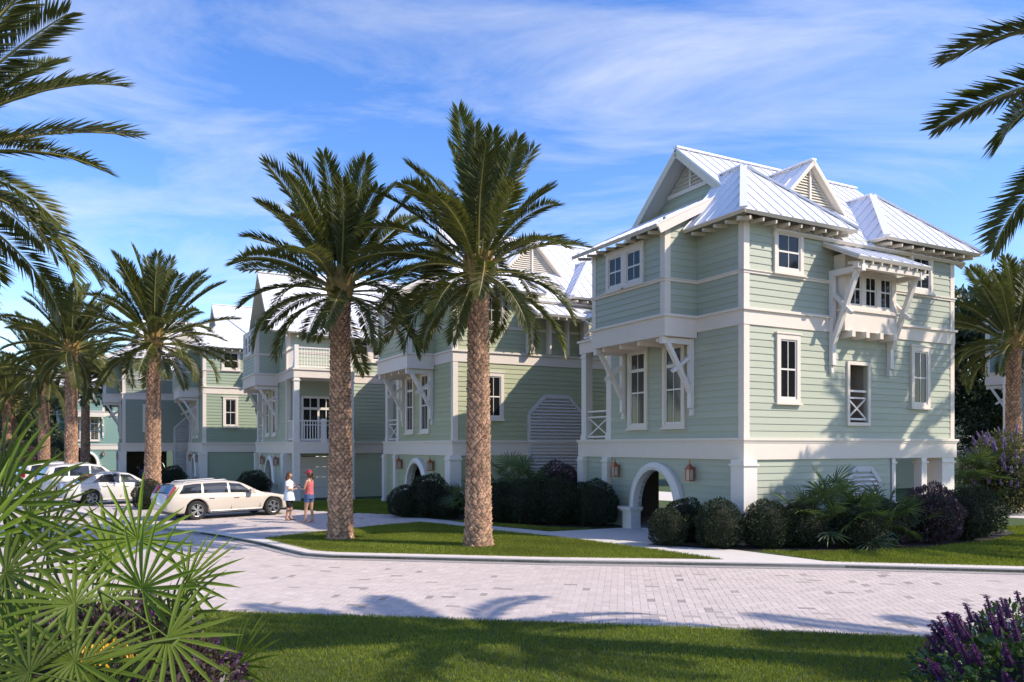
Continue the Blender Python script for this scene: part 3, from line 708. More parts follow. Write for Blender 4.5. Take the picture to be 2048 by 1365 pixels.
def frond_mesh(bend, L=3.3, nl=46, seed=0, wide=1.0):
    """pinnate date-palm frond: starts along +x and droops; leaflets in a shallow V"""
    rg = random.Random(seed); b = MB(); N = 14; pts = []; p = Vector((0, 0, 0)); th = 0
    for k in range(N + 1):
        pts.append(p.copy()); s = k / N; th = -bend * (s ** 1.5); p = p + Vector((math.cos(th), 0, math.sin(th))) * (L / N)
    b.tube(pts, [.035 * (1 - .85 * k / N) + .004 for k in range(N + 1)], 5, 1)
    def at(s):
        q = s * N; i = min(int(q), N - 1); t = q - i; P = pts[i].lerp(pts[i + 1], t); d = (pts[i + 1] - pts[i]).normalized(); return P, d
    for i in range(nl):
        s = .19 + .805 * (i / (nl - 1)); P, d = at(min(s, .9999)); up = Vector((0, 1, 0)).cross(d).normalized() * -1
        if up.z < 0 and abs(d.z) < .9: up = -up
        ln = .56 * min(1, .35 + 2.2 * (s - .17)) * (1 if s < .86 else 1 - .55 * (s - .86) / .14) * wide
        for sd in (-1, 1):
            fw = rg.uniform(.58, .8) + .15 * s + max(0, s - .88) * 5; vv = rg.uniform(.10, .48); l = max(.12, ln * rg.uniform(.86, 1.1))
            dv = (Vector((0, sd, 0)) * (1 - .25 * s) + d * fw + up * vv).normalized()
            wv = dv.cross(up).normalized() * .5 + d * .5; wv = (wv - dv * wv.dot(dv)).normalized() * rg.uniform(.021, .030)
            tip = P + dv * l + Vector((0, 0, -.10 * l)); mid = P + dv * (l * .42)
            b.quad(P, mid - wv, tip, mid + wv)
    return b.mesh('frond', [M_frond, M_rachis])
FRONDS = [frond_mesh(bd, 3.3, 92, k, wd) for k, (bd, wd) in enumerate([(.35, 1), (.5, 1.05), (.8, 1), (1.05, 1.05), (1.3, 1), (1.6, .95)])]
def trunk_mesh(h, r0=.335, r1=.255, seed=1, cell=.115):
    """tapered palm trunk covered in lozenge leaf scars"""
    rg = np.random.default_rng(seed); rows = int(h / cell * 1.25); per = 13; V = []; F = []; tone = []
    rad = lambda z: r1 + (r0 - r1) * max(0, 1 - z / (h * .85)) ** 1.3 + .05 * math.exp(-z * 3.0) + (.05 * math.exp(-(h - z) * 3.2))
    seg = 26
    for k in range(seg + 1):
        z = h * k / seg
        for j in range(per): a = 2 * math.pi * j / per; V.append((math.cos(a) * rad(z), math.sin(a) * rad(z), z))
    for k in range(seg):
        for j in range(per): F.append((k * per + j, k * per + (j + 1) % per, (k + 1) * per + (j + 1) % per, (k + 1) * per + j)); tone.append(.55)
    dz = h / rows
    for k in range(rows):
        z = dz * (k + .5)
        for j in range(per):
            a = 2 * math.pi * (j + .5 * (k % 2)) / per + rg.normal(0, .05); r = rad(z); da = math.pi / per * rg.uniform(.82, 1.05)
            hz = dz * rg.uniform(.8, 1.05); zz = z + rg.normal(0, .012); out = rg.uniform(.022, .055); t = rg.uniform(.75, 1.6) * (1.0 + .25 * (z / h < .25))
            pt = lambda aa, zq, rr: (math.cos(aa) * rr, math.sin(aa) * rr, max(0, min(h + .05, zq)))
            i = len(V); V.extend([pt(a - da, zz, r), pt(a, zz - hz, r), pt(a + da, zz, r), pt(a, zz + hz * .9, r), pt(a - da * .35, zz + hz * .5, r + out), pt(a + da * .35, zz + hz * .5, r + out)])
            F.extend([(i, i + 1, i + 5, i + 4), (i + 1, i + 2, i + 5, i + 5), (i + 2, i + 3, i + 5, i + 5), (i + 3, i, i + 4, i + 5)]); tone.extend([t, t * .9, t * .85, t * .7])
    F = [tuple(dict.fromkeys(f)) for f in F]
    me = bpy.data.meshes.new('trunk'); me.from_pydata(V, [], F); me.materials.append(M_trunk)
    at = me.attributes.new('tone', 'FLOAT', 'FACE'); at.data.foreach_set('value', np.array(tone, np.float32)); me.update(); return me
def boots_mesh(seed=0):
    rg = random.Random(seed); b = MB()
    b.tube([(0, 0, -.30), (0, 0, -.05), (0, 0, .25), (0, 0, .5)], [.27, .36, .33, .16], 12)
    for k in range(34):
        a = k * 2.4; z = -.2 + .6 * k / 34; t = rg.uniform(.3, .7); r0 = .30 - .1 * max(0, z)
        p = Vector((math.cos(a) * r0, math.sin(a) * r0, z)); q = p + Vector((math.cos(a) * .16 * t, math.sin(a) * .16 * t, .20 + .12 * t))
        b.bar(p, q, .11, .045, up=(math.cos(a), math.sin(a), .1))
    return b.mesh('crown_boots', M_boot)
BOOTS = boots_mesh()
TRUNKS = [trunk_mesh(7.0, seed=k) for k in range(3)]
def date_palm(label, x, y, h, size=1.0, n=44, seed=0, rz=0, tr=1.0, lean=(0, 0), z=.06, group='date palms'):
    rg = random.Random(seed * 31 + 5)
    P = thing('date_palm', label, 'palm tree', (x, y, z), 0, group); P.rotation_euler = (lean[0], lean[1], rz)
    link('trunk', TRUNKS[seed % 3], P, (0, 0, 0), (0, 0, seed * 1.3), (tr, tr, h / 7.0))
    link('crown_boots', BOOTS, P, (0, 0, h), (0, 0, seed), (tr, tr, tr))
    n = round(n * 1.2)
    for k in range(n):
        t = (k + .5) / n; az = k * 2.39996 + rg.uniform(-.2, .2)
        el = R_(86 - 112 * t ** 1.15 + rg.uniform(-7, 7))       # young upright fronds first, old ones hang
        if el > R_(50): f = rg.choice(FRONDS[:2])
        elif el > R_(15): f = rg.choice(FRONDS[1:4])
        else: f = rg.choice(FRONDS[3:])
        s = size * rg.uniform(.85, 1.08) * (1.0 if t > .08 else .9) * (1 if t < .35 else .94 if t < .7 else .82)
        o = link('frond', f, P, (math.cos(az) * .16, math.sin(az) * .16, h + .35 - .55 * t), None, (s, s, s))
        m = Matrix.Rotation(az, 4, 'Z') @ Matrix.Rotation(-el, 4, 'Y') @ Matrix.Rotation(rg.uniform(-.5, .5), 4, 'X')
        o.rotation_euler = m.to_euler()
    return P
date_palm('tall date palm on the lawn island nearer the two women', -4.82, 22.05, 7.0, 1.02, 46, 1)
date_palm('tall date palm on the lawn island in front of the olive green house', -.88, 20.5, 7.2, 1.02, 46, 2, rz=.8)
date_palm('date palm rising between the white sedan and the station wagon', -15.3, 33.4, 7.05, 1.10, 46, 3, lean=(0, .012))
date_palm('date palm standing behind the white sedan, beside the tall estate car', -23.0, 41, 7.6, 1.12, 46, 4)
date_palm('date palm between the purple hedge and the teal house at the car park edge', -28.0, 47, 6.8, 1.05, 40, 5)
date_palm('slender date palm right in front of the teal house', -31.5, 58, 7.3, 1.05, 40, 6)
date_palm('date palm over the purple hedge, nearer one of a close pair', -37.3, 58, 6.2, 1.0, 38, 7)
date_palm('date palm over the purple hedge, the farther one of a close pair', -39.4, 62, 5.6, 1.0, 34, 8)
date_palm('date palm beside the violet flowering shrub in front of the slate blue house', 21.2, 33.2, 7.0, 1.0, 44, 9)
date_palm('date palm whose long fronds hang into the sky above the fan palms', -9.3, 11.9, 6.9, 1.04, 50, 10, rz=.9)
date_palm('date palm whose fronds hang into the sky above the aqua green house', 7.75, 8.7, 6.9, .98, 26, 11, rz=.3)
date_palm('date palm off the road verge that shades the street paving', 17.2, 7.2, 7.6, 1.0, 24, 12)
date_palm('tall date palm off the side lawn that throws frond shadows on the aqua green wall', 18.6, 21.6, 8.3, 1.0, 40, 13)
date_palm('shorter date palm off the side lawn that shades the louvre of the aqua green house', 17.6, 19.2, 6.5, 1.0, 38, 14)

def fan_mesh(nl=17, spread=4.3, L=.62, w=.045, pet=.8, seed=0, mats=None, droop=.25):
    """palmate fan leaf: arching petiole from the origin, folded leaflets radiating from its end"""
    rg = random.Random(seed); b = MB(); pts = [Vector((pet * t, 0, pet * .28 * t * (1 - .5 * t))) for t in (0, .25, .5, .75, 1)]
    b.tube(pts, [.016, .013, .012, .010, .009], 5, 1); c = pts[-1]
    for i in range(nl):
        a = (i / (nl - 1) - .5) * spread + rg.uniform(-.05, .05); l = L * (1 - .10 * abs(a) / 2) * rg.uniform(.88, 1.08)
        d = Vector((math.cos(a), math.sin(a), .10 + rg.uniform(-.05, .08))).normalized(); sd = Vector((-math.sin(a), math.cos(a), 0))
        dr = droop * rg.uniform(.5, 1.4); rows = []
        for t, ww in ((0, .25), (.22, .75), (.5, 1.0), (.78, .72), (1.0, .08)):
            p = c + d * (l * t) + Vector((0, 0, -dr * l * t * t)); q = sd * (w * ww * .5); rows.append((p - q + Vector((0, 0, .012 * ww)), p, p + q + Vector((0, 0, .012 * ww))))
        for (p, q, r), (s, t, u) in zip(rows[:-1], rows[1:]): b.quad(p, s, t, q); b.quad(q, t, u, r)
    return b.mesh('fan_leaf', mats)
FANS = [fan_mesh(15 + k, 3.9 + .25 * k, .78, .05, .85, k, [M_fan, M_petiole], .10 + .06 * k) for k in range(4)]
PALMETTOS = [fan_mesh(20 + k, 4.6, .5, .034, .6, 20 + k, [M_fan2, M_petiole], .15 + .08 * k) for k in range(3)]
def fan_palm(label, x, y, z, stems, meshes, size, seed, group, per=7, name='fan_palm'):
    """clump of cane stems, each topped by fan leaves (each leaf an object)"""
    rg = random.Random(seed); P = thing(name, label, 'fan palm', (x, y, z), 0, group); st = MB()
    for sx, sy, h, nn in stems:
        st.tube([(sx * .5, sy * .5, 0), (sx * .8, sy * .8, h * .5), (sx, sy, h)], [.03, .024, .02], 6)
        for k in range(nn):
            az = k * 2.4 + rg.uniform(-.35, .35); el = R_(rg.uniform(52, 75) - 78 * (k / nn)); s = size * rg.uniform(.82, 1.12)
            o = link('fan_leaf', rg.choice(meshes), P, (sx, sy, h - .22 * k / nn), None, (s, s, s))
            o.rotation_euler = (Matrix.Rotation(az, 4, 'Z') @ Matrix.Rotation(-el, 4, 'Y') @ Matrix.Rotation(rg.uniform(-.7, .7), 4, 'X')).to_euler()
    st.build('stem', M_petiole, P, smooth=True)
    return P
# foreground clumps at the left edge
def fan_clump(label, x, y, leaves, seed, group, extra=0, top=1.6):
    """foreground fan palm: each leaf given by blade centre, lie of the petiole and blade radius (metres)"""
    rg = random.Random(seed); P = thing('fan_palm', label, 'fan palm', (x, y, .03), 0, group); base = Vector((x, y, .03))
    L = list(leaves)
    for k in range(extra):
        a = rg.uniform(0, 6.283); L.append((x + math.cos(a) * rg.uniform(.2, .7), y + .35 + rg.uniform(0, .7), rg.uniform(.6, top), math.cos(a), rg.uniform(.1, .8), .5))
    st = MB()
    for (cx, cy, cz, dx, dz, r) in L:
        d = Vector((dx, rg.uniform(-.25, .15), dz)).normalized(); n = Vector((rg.uniform(-.1, .45), -.62, .75)); n = (n - d * n.dot(d)).normalized(); yy = n.cross(d); s = r / .78 * rg.uniform(.95, 1.08)
        m = Matrix((d, yy, n)).transposed().to_4x4(); c = Vector((cx, cy, cz)); o0 = c - m.to_3x3() @ (Vector((.85, 0, .12)) * s)
        o = link('fan_leaf', rg.choice(FANS), P, o0 - base, m.to_euler(), (s, s, s))
        g0 = Vector((rg.uniform(-.12, .12), rg.uniform(-.1, .15), 0)); e = o0 - base; st.tube([g0, g0.lerp(e, .5) + Vector((0, 0, .08)), e], [.022, .018, .013], 6)
    st.build('stem', M_petiole, P, smooth=True); return P
def lf(px, py, Y, dx, dz, R): k = 1571 / Y; return ((px - 1024) / k, Y, 2.7 + (893 - py) / k, dx, dz, R / k)
fan_clump('bright green fan palm clump at the lawn corner, tallest of the near clumps', -4.3, 6.5, [lf(*q) for q in ((5, 1010, 6.2, .5, .85, 180), (60, 1035, 6.6, .9, .3, 150), (12, 1145, 5.8, 1, .1, 180), (95, 1095, 6.8, .6, .6, 150), (10, 935, 6.9, .2, 1, 130), (40, 1290, 5.6, -.6, .2, 160), (-40, 1080, 6.0, -.3, .9, 160))], 3, 'near fan palms', 8, 1.35)
fan_clump('bright green fan palm clump leaning towards the road paving', -3.1, 6.4, [lf(*q) for q in ((275, 1078, 6.4, .1, 1, 118), (215, 1095, 7.0, -.5, .6, 110), (285, 1178, 6.0, .5, .8, 160), (375, 1165, 6.8, .9, .3, 120), (345, 1235, 5.9, .7, .6, 150), (335, 1275, 5.5, .7, -.6, 150), (225, 1130, 6.6, -.6, .5, 130))], 8, 'near fan palms', 8, 1.2)
fan_clump('fan palm with wide low leaves around the yellow blossom', -3.35, 5.3, [lf(*q) for q in ((148, 1210, 5.6, -.8, .4, 160), (150, 1322, 5.2, -.4, -.1, 180), (165, 1332, 5.3, .9, -.2, 160), (60, 1345, 5.0, -.9, .1, 150))], 12, 'near fan palms', 2, .9)
# palmettos against the houses
fan_palm('dark green palmetto below the octagonal louvre of the aqua green house', 8.35, 20.6, .09, [(0, 0, .95, 13), (.45, -.2, .55, 11), (-.55, .0, .7, 11), (.9, .1, .6, 11)], PALMETTOS, 1.15, 5, 'palmettos by the houses', name='palmetto')
fan_palm('dark green palmetto between the clipped balls and the purple bush', 9.9, 20.7, .09, [(0, 0, .55, 12), (.4, .1, .4, 9)], PALMETTOS, 1.1, 6, 'palmettos by the houses', name='palmetto')
fan_palm('dark palmetto in shade under the tall octagonal louvre', .15, 27.6, .09, [(0, 0, 1.3, 13), (.5, .3, .9, 11), (-.5, .1, .7, 10)], PALMETTOS, 1.15, 7, 'palmettos by the houses', name='palmetto')
fan_palm('dark palmetto beside the olive green corner post', -1.45, 27.5, .09, [(0, 0, .7, 11), (.3, .2, .5, 8)], PALMETTOS, 1.0, 9, 'palmettos by the houses', name='palmetto')
fan_palm('dark palmetto at the corner beyond the open carport', 17.6, 30.2, .09, [(0, 0, 1.4, 13), (.5, .3, .9, 11)], PALMETTOS, 1.4, 10, 'palmettos by the houses', name='palmetto')

def leaf_cloud(n, shape, size, mats, seed, up=.3, tone=(.55, 1.5), name='foliage', mi=None, quad=True):
    """n small leaf faces; shape(rng, n) -> positions, outward normals"""
    rg = np.random.default_rng(seed); P, Nn = shape(rg, n)
    d = Nn + rg.normal(0, .75, (n, 3)); d[:, 2] += up; d /= np.linalg.norm(d, axis=1)[:, None]
    r = rg.normal(0, 1, (n, 3)); sd = np.cross(d, r); sd /= np.linalg.norm(sd, axis=1)[:, None] + 1e-9
    l = (size * rg.uniform(.65, 1.35, n))[:, None]; w = l * .42
    mid = P + d * l * .5
    V = np.stack([P, mid - sd * w * .5, P + d * l, mid + sd * w * .5], 1).reshape(-1, 3)
    F = np.arange(n * 4).reshape(-1, 4)
    return np_mesh(name, V, F, mats, mi=mi, attr=rg.uniform(tone[0], tone[1], n))
def ball(rx=1, ry=1, rz=1, zc=.92, lump=.05, shell=.16, seed=0):
    def f(rg, n):
        v = rg.normal(0, 1, (n, 3)); v /= np.linalg.norm(v, axis=1)[:, None]; v[:, 2] = np.maximum(v[:, 2], -.88)
        k = 1 + lump * (np.sin(v[:, 0] * 7 + seed) + np.sin(v[:, 1] * 8 + 2 * seed) + np.sin(v[:, 2] * 9)) - shell * rg.random(n) ** 2
        p = v * k[:, None]; return np.c_[p[:, 0] * rx, p[:, 1] * ry, p[:, 2] * rz + zc * rz], v
    return f
HEDGE = [leaf_cloud(8500, ball(seed=k), .085, M_leaf, k, tone=(.4, 1.4)) for k in range(3)]
HPURP = leaf_cloud(8000, ball(seed=7, lump=.07), .09, M_leafp, 9, tone=(.5, 2.2))
core_b = MB()
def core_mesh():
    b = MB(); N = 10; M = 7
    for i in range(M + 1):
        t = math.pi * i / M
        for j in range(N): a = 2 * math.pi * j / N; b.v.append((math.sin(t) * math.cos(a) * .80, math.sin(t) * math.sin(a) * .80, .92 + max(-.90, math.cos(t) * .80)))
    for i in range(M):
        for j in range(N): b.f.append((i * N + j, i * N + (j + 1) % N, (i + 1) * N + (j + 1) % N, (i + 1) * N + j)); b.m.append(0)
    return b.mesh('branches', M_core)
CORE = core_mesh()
def hedge(label, x, y, r, hz=1.0, seed=0, mesh=None, z=.085, group='clipped bushes'):
    o = thing('clipped_bush', label, 'bush', (x, y, z), seed * 1.7, group)
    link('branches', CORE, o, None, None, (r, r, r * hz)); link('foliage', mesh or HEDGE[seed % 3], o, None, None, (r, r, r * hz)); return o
soil = [(3.6, 20.85), (5.0, 20.0), (6.2, 19.55), (8, 19.5), (10.5, 20.1), (13.2, 21.6), (15.2, 23.6), (14.6, 24.8), (10, 23.1), (6.5, 20.9), (5.6, 22.6)]
slab('planting_bed', soil, .05, .098, M_soil)
slab('planting_bed', [(-4.6, 29.0), (-2.6, 28.3), (-1.0, 26.9), (1.2, 25.2), (2.6, 25.2), (3.6, 25.9), (2.6, 27.9), (2.8, 32), (-2.1, 30.0)], .05, .098, M_soil)
near = 'clipped balls along the aqua green house'
hl = 'dark green clipped ball in the row along the aqua green house'
for k, (x, y, r, hz, lb) in enumerate([(4.1, 20.65, .50, 1.0, 'small clipped ball at the end of the row by the arched entrance'), (5.35, 20.25, .60, 1.05, 'tall clipped ball in the row before the aqua green corner post'), (6.55, 20.2, .62, 1.0, 'clipped ball between the aqua green corner post and the palmetto'), (4.75, 21.55, .60, 1.0, 'clipped ball tucked behind the row, nearest the arched entrance'), (7.5, 20.35, .62, .95, 'clipped ball half covered by palmetto leaves'), (8.9, 20.1, .60, .9, 'low clipped ball in shade between the two palmettos'), (12.5, 21.9, .75, .95, 'clipped ball beyond the purple bush, below the open carport'), (13.35, 22.7, .78, .95, 'last clipped ball of the row, beside the side lawn')]):
    hedge(lb, x, y, r, hz, k, group=near)
hedge('rounded bush with purple leaves at the end of the palmettos', 11.35, 21.3, .80, .98, 3, HPURP, group='purple leaved bushes')
hedge('low purple leaved bush behind the palmettos, below the louvre', 10.1, 21.25, .62, .9, 4, HPURP, group='purple leaved bushes')
for k, (x, y, r, hz, lb) in enumerate([(-3.95, 29.0, .62, .95, 'smaller clipped ball at the walk end of the bed below the olive green arch'), (-3.05, 29.0, .8, 1.0, 'large clipped ball right in front of the olive green arch'), (-2.3, 28.5, .62, .9, 'low clipped ball between the olive green arch and the palmetto'), (-.45, 27.0, .72, .95, 'shaded clipped ball just behind the palm trunk'), (.55, 26.4, .8, .95, 'shaded clipped ball in front of the tall palmetto'), (1.5, 26.2, .78, 1.0, 'shaded clipped ball below the tall octagonal louvre'), (2.2, 26.6, .7, 1.0, 'shaded clipped ball tucked behind the one at the arch pedestal')]):
    hedge(lb, x, y, r, hz, k + 2, group='clipped balls before the olive green house')
hedge('clipped ball beside the pedestal of the entrance arch', 2.75, 25.7, .68, 1.12, 1)
hedge('dark purple bush under the tall octagonal louvre', 1.7, 29.0, 1.0, 1.0, 5, HPURP, group='purple leaved bushes')
hedge('clipped ball at the foot of the palm beside the station wagon', -15.05, 32.5, .62, 1.0, 1)
hedge('clipped ball at the foot of the palm behind the sedan', -22.6, 40.0, .70, .9, 2)
hedge('clipped ball on the lawn beyond the bonnet of the station wagon', -12.7, 38.6, .80, .9, 0)
hedge('clipped ball by the sage green house front', -20.6, 47.6, .8, .9, 0)
for k, (x, y, r) in enumerate([(-33, 52, 1.9), (-36.5, 54, 2.1), (-40, 56, 2.2)]):
    hedge('long purple bush in the hedge at the end of the car park', x, y, r, .75, k, HPURP, group='purple hedge bushes')
for k, (x, y, r) in enumerate([(-31.6, 53.5, 1.3), (-34.5, 60, 1.6), (-45, 64, 2.6), (-38.5, 66, 1.9)]):
    hedge('large dark green shrub behind the parked cars', x, y, r, .95, k, group='shrubs behind the car park')

# ---- flowering shrub at the lower right and the violet one by the slate blue house
def flower_spike(m, seed, h=.22):
    rg = np.random.default_rng(seed); n = 90
    def f(r, n):
        t = r.random(n); a = r.random(n) * 6.283; rad = .035 * (1 - t) + .004
        return np.c_[np.cos(a) * rad, np.sin(a) * rad, t * h], np.c_[np.cos(a), np.sin(a), .3 * np.ones(n)]
    me = leaf_cloud(n, f, .028, m, seed, up=.2, tone=(.6, 1.9), name='flower_spike')
    bm = bmesh.new(); bm.from_mesh(me); bmesh.ops.create_cone(bm, segments=6, radius1=.034, radius2=.006, depth=h, matrix=Matrix.Translation((0, 0, h / 2)), cap_ends=True); bm.to_mesh(me); bm.free()
    la = me.attributes['tone'].data; [setattr(la[q], 'value', .55) for q in range(n, len(la))]
    return me
SPIKE_P = [flower_spike(M_purple, k) for k in range(3)]
SPIKE_V = [flower_spike(M_violet, 10 + k, .3) for k in range(2)]
def flower_shrub(label, x, y, z, rx, ry, rz, nleaf, nsp, lsize, spikes, ssize, seed, zc=.85, mat_leaf=None, cat='shrub'):
    o = thing('flowering_shrub', label, cat, (x, y, z)); rg = random.Random(seed)
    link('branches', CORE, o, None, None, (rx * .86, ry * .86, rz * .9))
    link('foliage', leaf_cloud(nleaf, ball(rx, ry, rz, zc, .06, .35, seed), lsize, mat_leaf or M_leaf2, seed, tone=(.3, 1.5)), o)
    for k in range(nsp):
        u = rg.uniform(-.25, 1); a = rg.uniform(0, 6.283); c = math.sqrt(1 - u * u); kk = rg.uniform(.93, 1.06)
        p = (math.cos(a) * c * rx * kk, math.sin(a) * c * ry * kk, u * rz * kk + zc * rz)
        d = Vector((math.cos(a) * c * .7, math.sin(a) * c * .7, u * .6 + .7)).normalized(); s = ssize * rg.uniform(.7, 1.2)
        q = link('flower_spike', rg.choice(spikes), o, p, None, (s, s, s)); q.rotation_euler = d.to_track_quat('Z', 'Y').to_euler()
    return o
flower_shrub('near shrub with dark purple flower spikes on the lawn beside the road', 4.72, 6.55, .03, 1.15, 1.0, .66, 9000, 230, .075, SPIKE_P, .8, 2, zc=.9)
flower_shrub('tall loose shrub with violet blossoms before the slate blue house', 19.3, 30.6, .09, 1.6, 1.5, 1.6, 7000, 95, .14, SPIKE_V, 1.25, 4, zc=.9, mat_leaf=M_olive)
flower_shrub('dark undershrub with purple spikes beneath the fan palms', -3.3, 6.45, .03, 1.0, .7, .70, 6500, 40, .07, SPIKE_P, .6, 6, zc=.9, mat_leaf=M_leafp)
yb = thing('yellow_flower_head', 'cluster of yellow blossom on short stalks between the fan palm leaves', 'flower', (-2.88, 5.6, .03)); ybm = MB(); rg = random.Random(3)
for k in range(16):
    a = k * 2.4; r = .02 + .17 * (k / 16) ** .5; t = (math.cos(a) * r, math.sin(a) * r, 1.24 - r * .35 + rg.uniform(-.03, .03)); ybm.tube([(0, 0, 0), (t[0] * .3, t[1] * .3, .95), t], .004, 4, 1)
    for q in range(9): w = Vector(t) + Vector((rg.gauss(0, .02), rg.gauss(0, .02), rg.gauss(0, .03))); ybm.bar(w, w + Vector((rg.gauss(0, .012), rg.gauss(0, .012), .03)), .014, .012)
ybm.build('blossom', [M_yellow, M_petiole], yb)
flower_shrub('white flowering shrub seen through the open ground floor of the pale green house', -5.4, 46.5, .09, 1.6, 1.6, 1.5, 5000, 0, .16, SPIKE_P, 1, 8)

# ---- broadleaf trees in the background
def tree_mesh(seed, n=9000):
    rg = np.random.default_rng(seed); cl = []
    for k in range(16):
        v = rg.normal(0, 1, 3); v /= np.linalg.norm(v); v[2] = abs(v[2]) * .9 - .15; cl.append((v * rg.uniform(.45, .8), rg.uniform(.25, .42)))
    def f(r, n):
        idx = r.integers(0, len(cl), n); c = np.array([q[0] for q in cl])[idx]; rad = np.array([q[1] for q in cl])[idx]
        v = r.normal(0, 1, (n, 3)); v /= np.linalg.norm(v, axis=1)[:, None]
        return c + v * (rad * r.random(n) ** .35)[:, None], v
    return leaf_cloud(n, f, .075, M_treeleaf, seed, name='crown', tone=(.4, 1.5))
TREES = [tree_mesh(k) for k in range(3)]
def tree(label, x, y, h, r, seed):
    o = thing('broadleaf_tree', label, 'tree', (x, y, 0), seed * 1.1, 'background trees'); rg = random.Random(seed); b = MB()
    b.tube([(0, 0, 0), (.1, .05, h * .3), (0, .1, h * .62)], [.32, .24, .14], 8)
    for k in range(6):
        a = k * 1.05 + rg.random(); b.tube([(0, .05, h * (.28 + .05 * k)), (math.cos(a) * r * .35, math.sin(a) * r * .35, h * (.48 + .05 * k)), (math.cos(a) * r * .65, math.sin(a) * r * .65, h * (.6 + .05 * k))], [.13, .08, .03], 6)
    b.build('trunk', M_bark, o, smooth=True); link('crown', TREES[seed % 3], o, (0, 0, h - r * 1.15), None, (r * 1.15, r * 1.15, r * 1.2))
for k, (x, y, h, r) in enumerate([(28.6, 48.5, 13.5, 4.2), (31.5, 51, 14.5, 4.6), (29.5, 46, 8.5, 3.4), (34.5, 49, 12, 4.2), (27.4, 44.3, 5.0, 2.2)]):
    tree('dark tree crowded between the slate blue house and the pale house', x, y, h, r, k)
for k, (x, y, h, r) in enumerate([(-52, 82, 10, 4.5), (-58, 88, 12, 5.2), (-47, 76, 7, 3.6), (-60, 78, 9, 4.5), (-50, 100, 11, 5)]):
    tree('distant dark tree beside the teal house at the end of the row', x, y, h, r, k + 1)
for k, (x, y, h, r) in enumerate([(2.5, 62, 8, 3.6), (9, 58, 7, 3.2), (16, 55, 8, 3.6)]):
    tree('tree behind the back lane, glimpsed through the ground-floor arches', x, y, h, r, k)

# ---- grass
def grass(name, poly, n, hgt, wid, z, seed, clip=None):
    rg = np.random.default_rng(seed); xs = [p[0] for p in poly]; ys = [p[1] for p in poly]
    X = rg.uniform(min(xs), max(xs), n); Y = rg.uniform(min(ys), max(ys), n); ok = inside(poly, X, Y)
    if clip is not None: ok &= clip(X, Y)
    X, Y = X[ok], Y[ok]; n = len(X); a = rg.uniform(0, 6.283, n); lean = rg.uniform(.1, .75, n); h = hgt * rg.uniform(.55, 1.25, n)
    pa = .85 + .25 * np.sin(X * 1.3 + 2 * np.sin(Y * .9)) * np.sin(Y * 1.7 + X * .4); h = h * (.85 + .3 * (pa - .85))
    dx, dy = np.cos(a), np.sin(a); wx_, wy_ = -dy * wid * .5, dx * wid * .5
    b0 = np.c_[X - wx_, Y - wy_, np.full(n, z)]; b1 = np.c_[X + wx_, Y + wy_, np.full(n, z)]
    m0 = np.c_[X - wx_ * .8 + dx * lean * h * .3, Y - wy_ * .8 + dy * lean * h * .3, z + h * .6]; m1 = np.c_[X + wx_ * .8 + dx * lean * h * .3, Y + wy_ * .8 + dy * lean * h * .3, z + h * .6]
    t = np.c_[X + dx * lean * h, Y + dy * lean * h, z + h]
    V = np.stack([b0, b1, m1, t, m0], 1).reshape(-1, 3); i = np.arange(n)[:, None] * 5
    F = (i + np.array([[0, 1, 2, 3, 4]])); tone = rg.uniform(.4, 1.6, n) * pa
    o = link(name, np_mesh(name, V, F, M_blade, attr=tone)); tag(o, None or name.replace('_', ' '), None); o['kind'] = 'stuff'; return o
def fr(X, Y): p = 1024 + 1571 * X / Y; return (p > -90) & (p < 2140)
lawn = [p for p in near_edge if -10 < p[0] < 15]
vis = [(-5.6, 8.2), (6.6, 8.2)]
o = grass('front_lawn_grass', [(x, y + .02) for x, y in lawn[::-1]] + [(-9, 7.4), (14, 7.4)][0:2], 300000, .055, .0062, .03, 1, lambda X, Y: fr(X, Y) & (Y < 13.4))
tag(o, 'mown front lawn between the camera and the road', 'grass', kind='stuff')
o = grass('island_grass', island, 190000, .075, .011, .085, 2); tag(o, 'mown lawn island around the two tall palms', 'grass', kind='stuff')
rl = [(7.37, 17.5), (10.8, 16.95), (14, 16.1), (20, 14.3), (21, 21), (18.6, 26.6), (15.6, 25.2), (15.2, 23.6), (13.2, 21.6), (10.5, 20.1), (8, 19.5), (6.2, 19.5)]
o = grass('side_lawn_grass', rl, 210000, .075, .012, .085, 3, fr); tag(o, 'side lawn curving around the planting bed of the aqua green house', 'grass', kind='stuff')
o = grass('bed_edge_grass', [(-2.0, 27.3), (-1.0, 26.3), (1.15, 24.15), (2.5, 24.8), (1.2, 25.15), (-.9, 26.8)], 26000, .075, .013, .085, 4); tag(o, 'narrow strip of shaded lawn between the walk and the dark clipped balls', 'grass', kind='stuff')
o = grass('house_front_grass', [(-8.5, 32.1), (-4.8, 30.2), (-2.5, 30.6), (-6.2, 38.5), (-11, 36)], 60000, .08, .018, .085, 5); tag(o, 'strip of lawn before the pale green house and its garage', 'grass', kind='stuff')
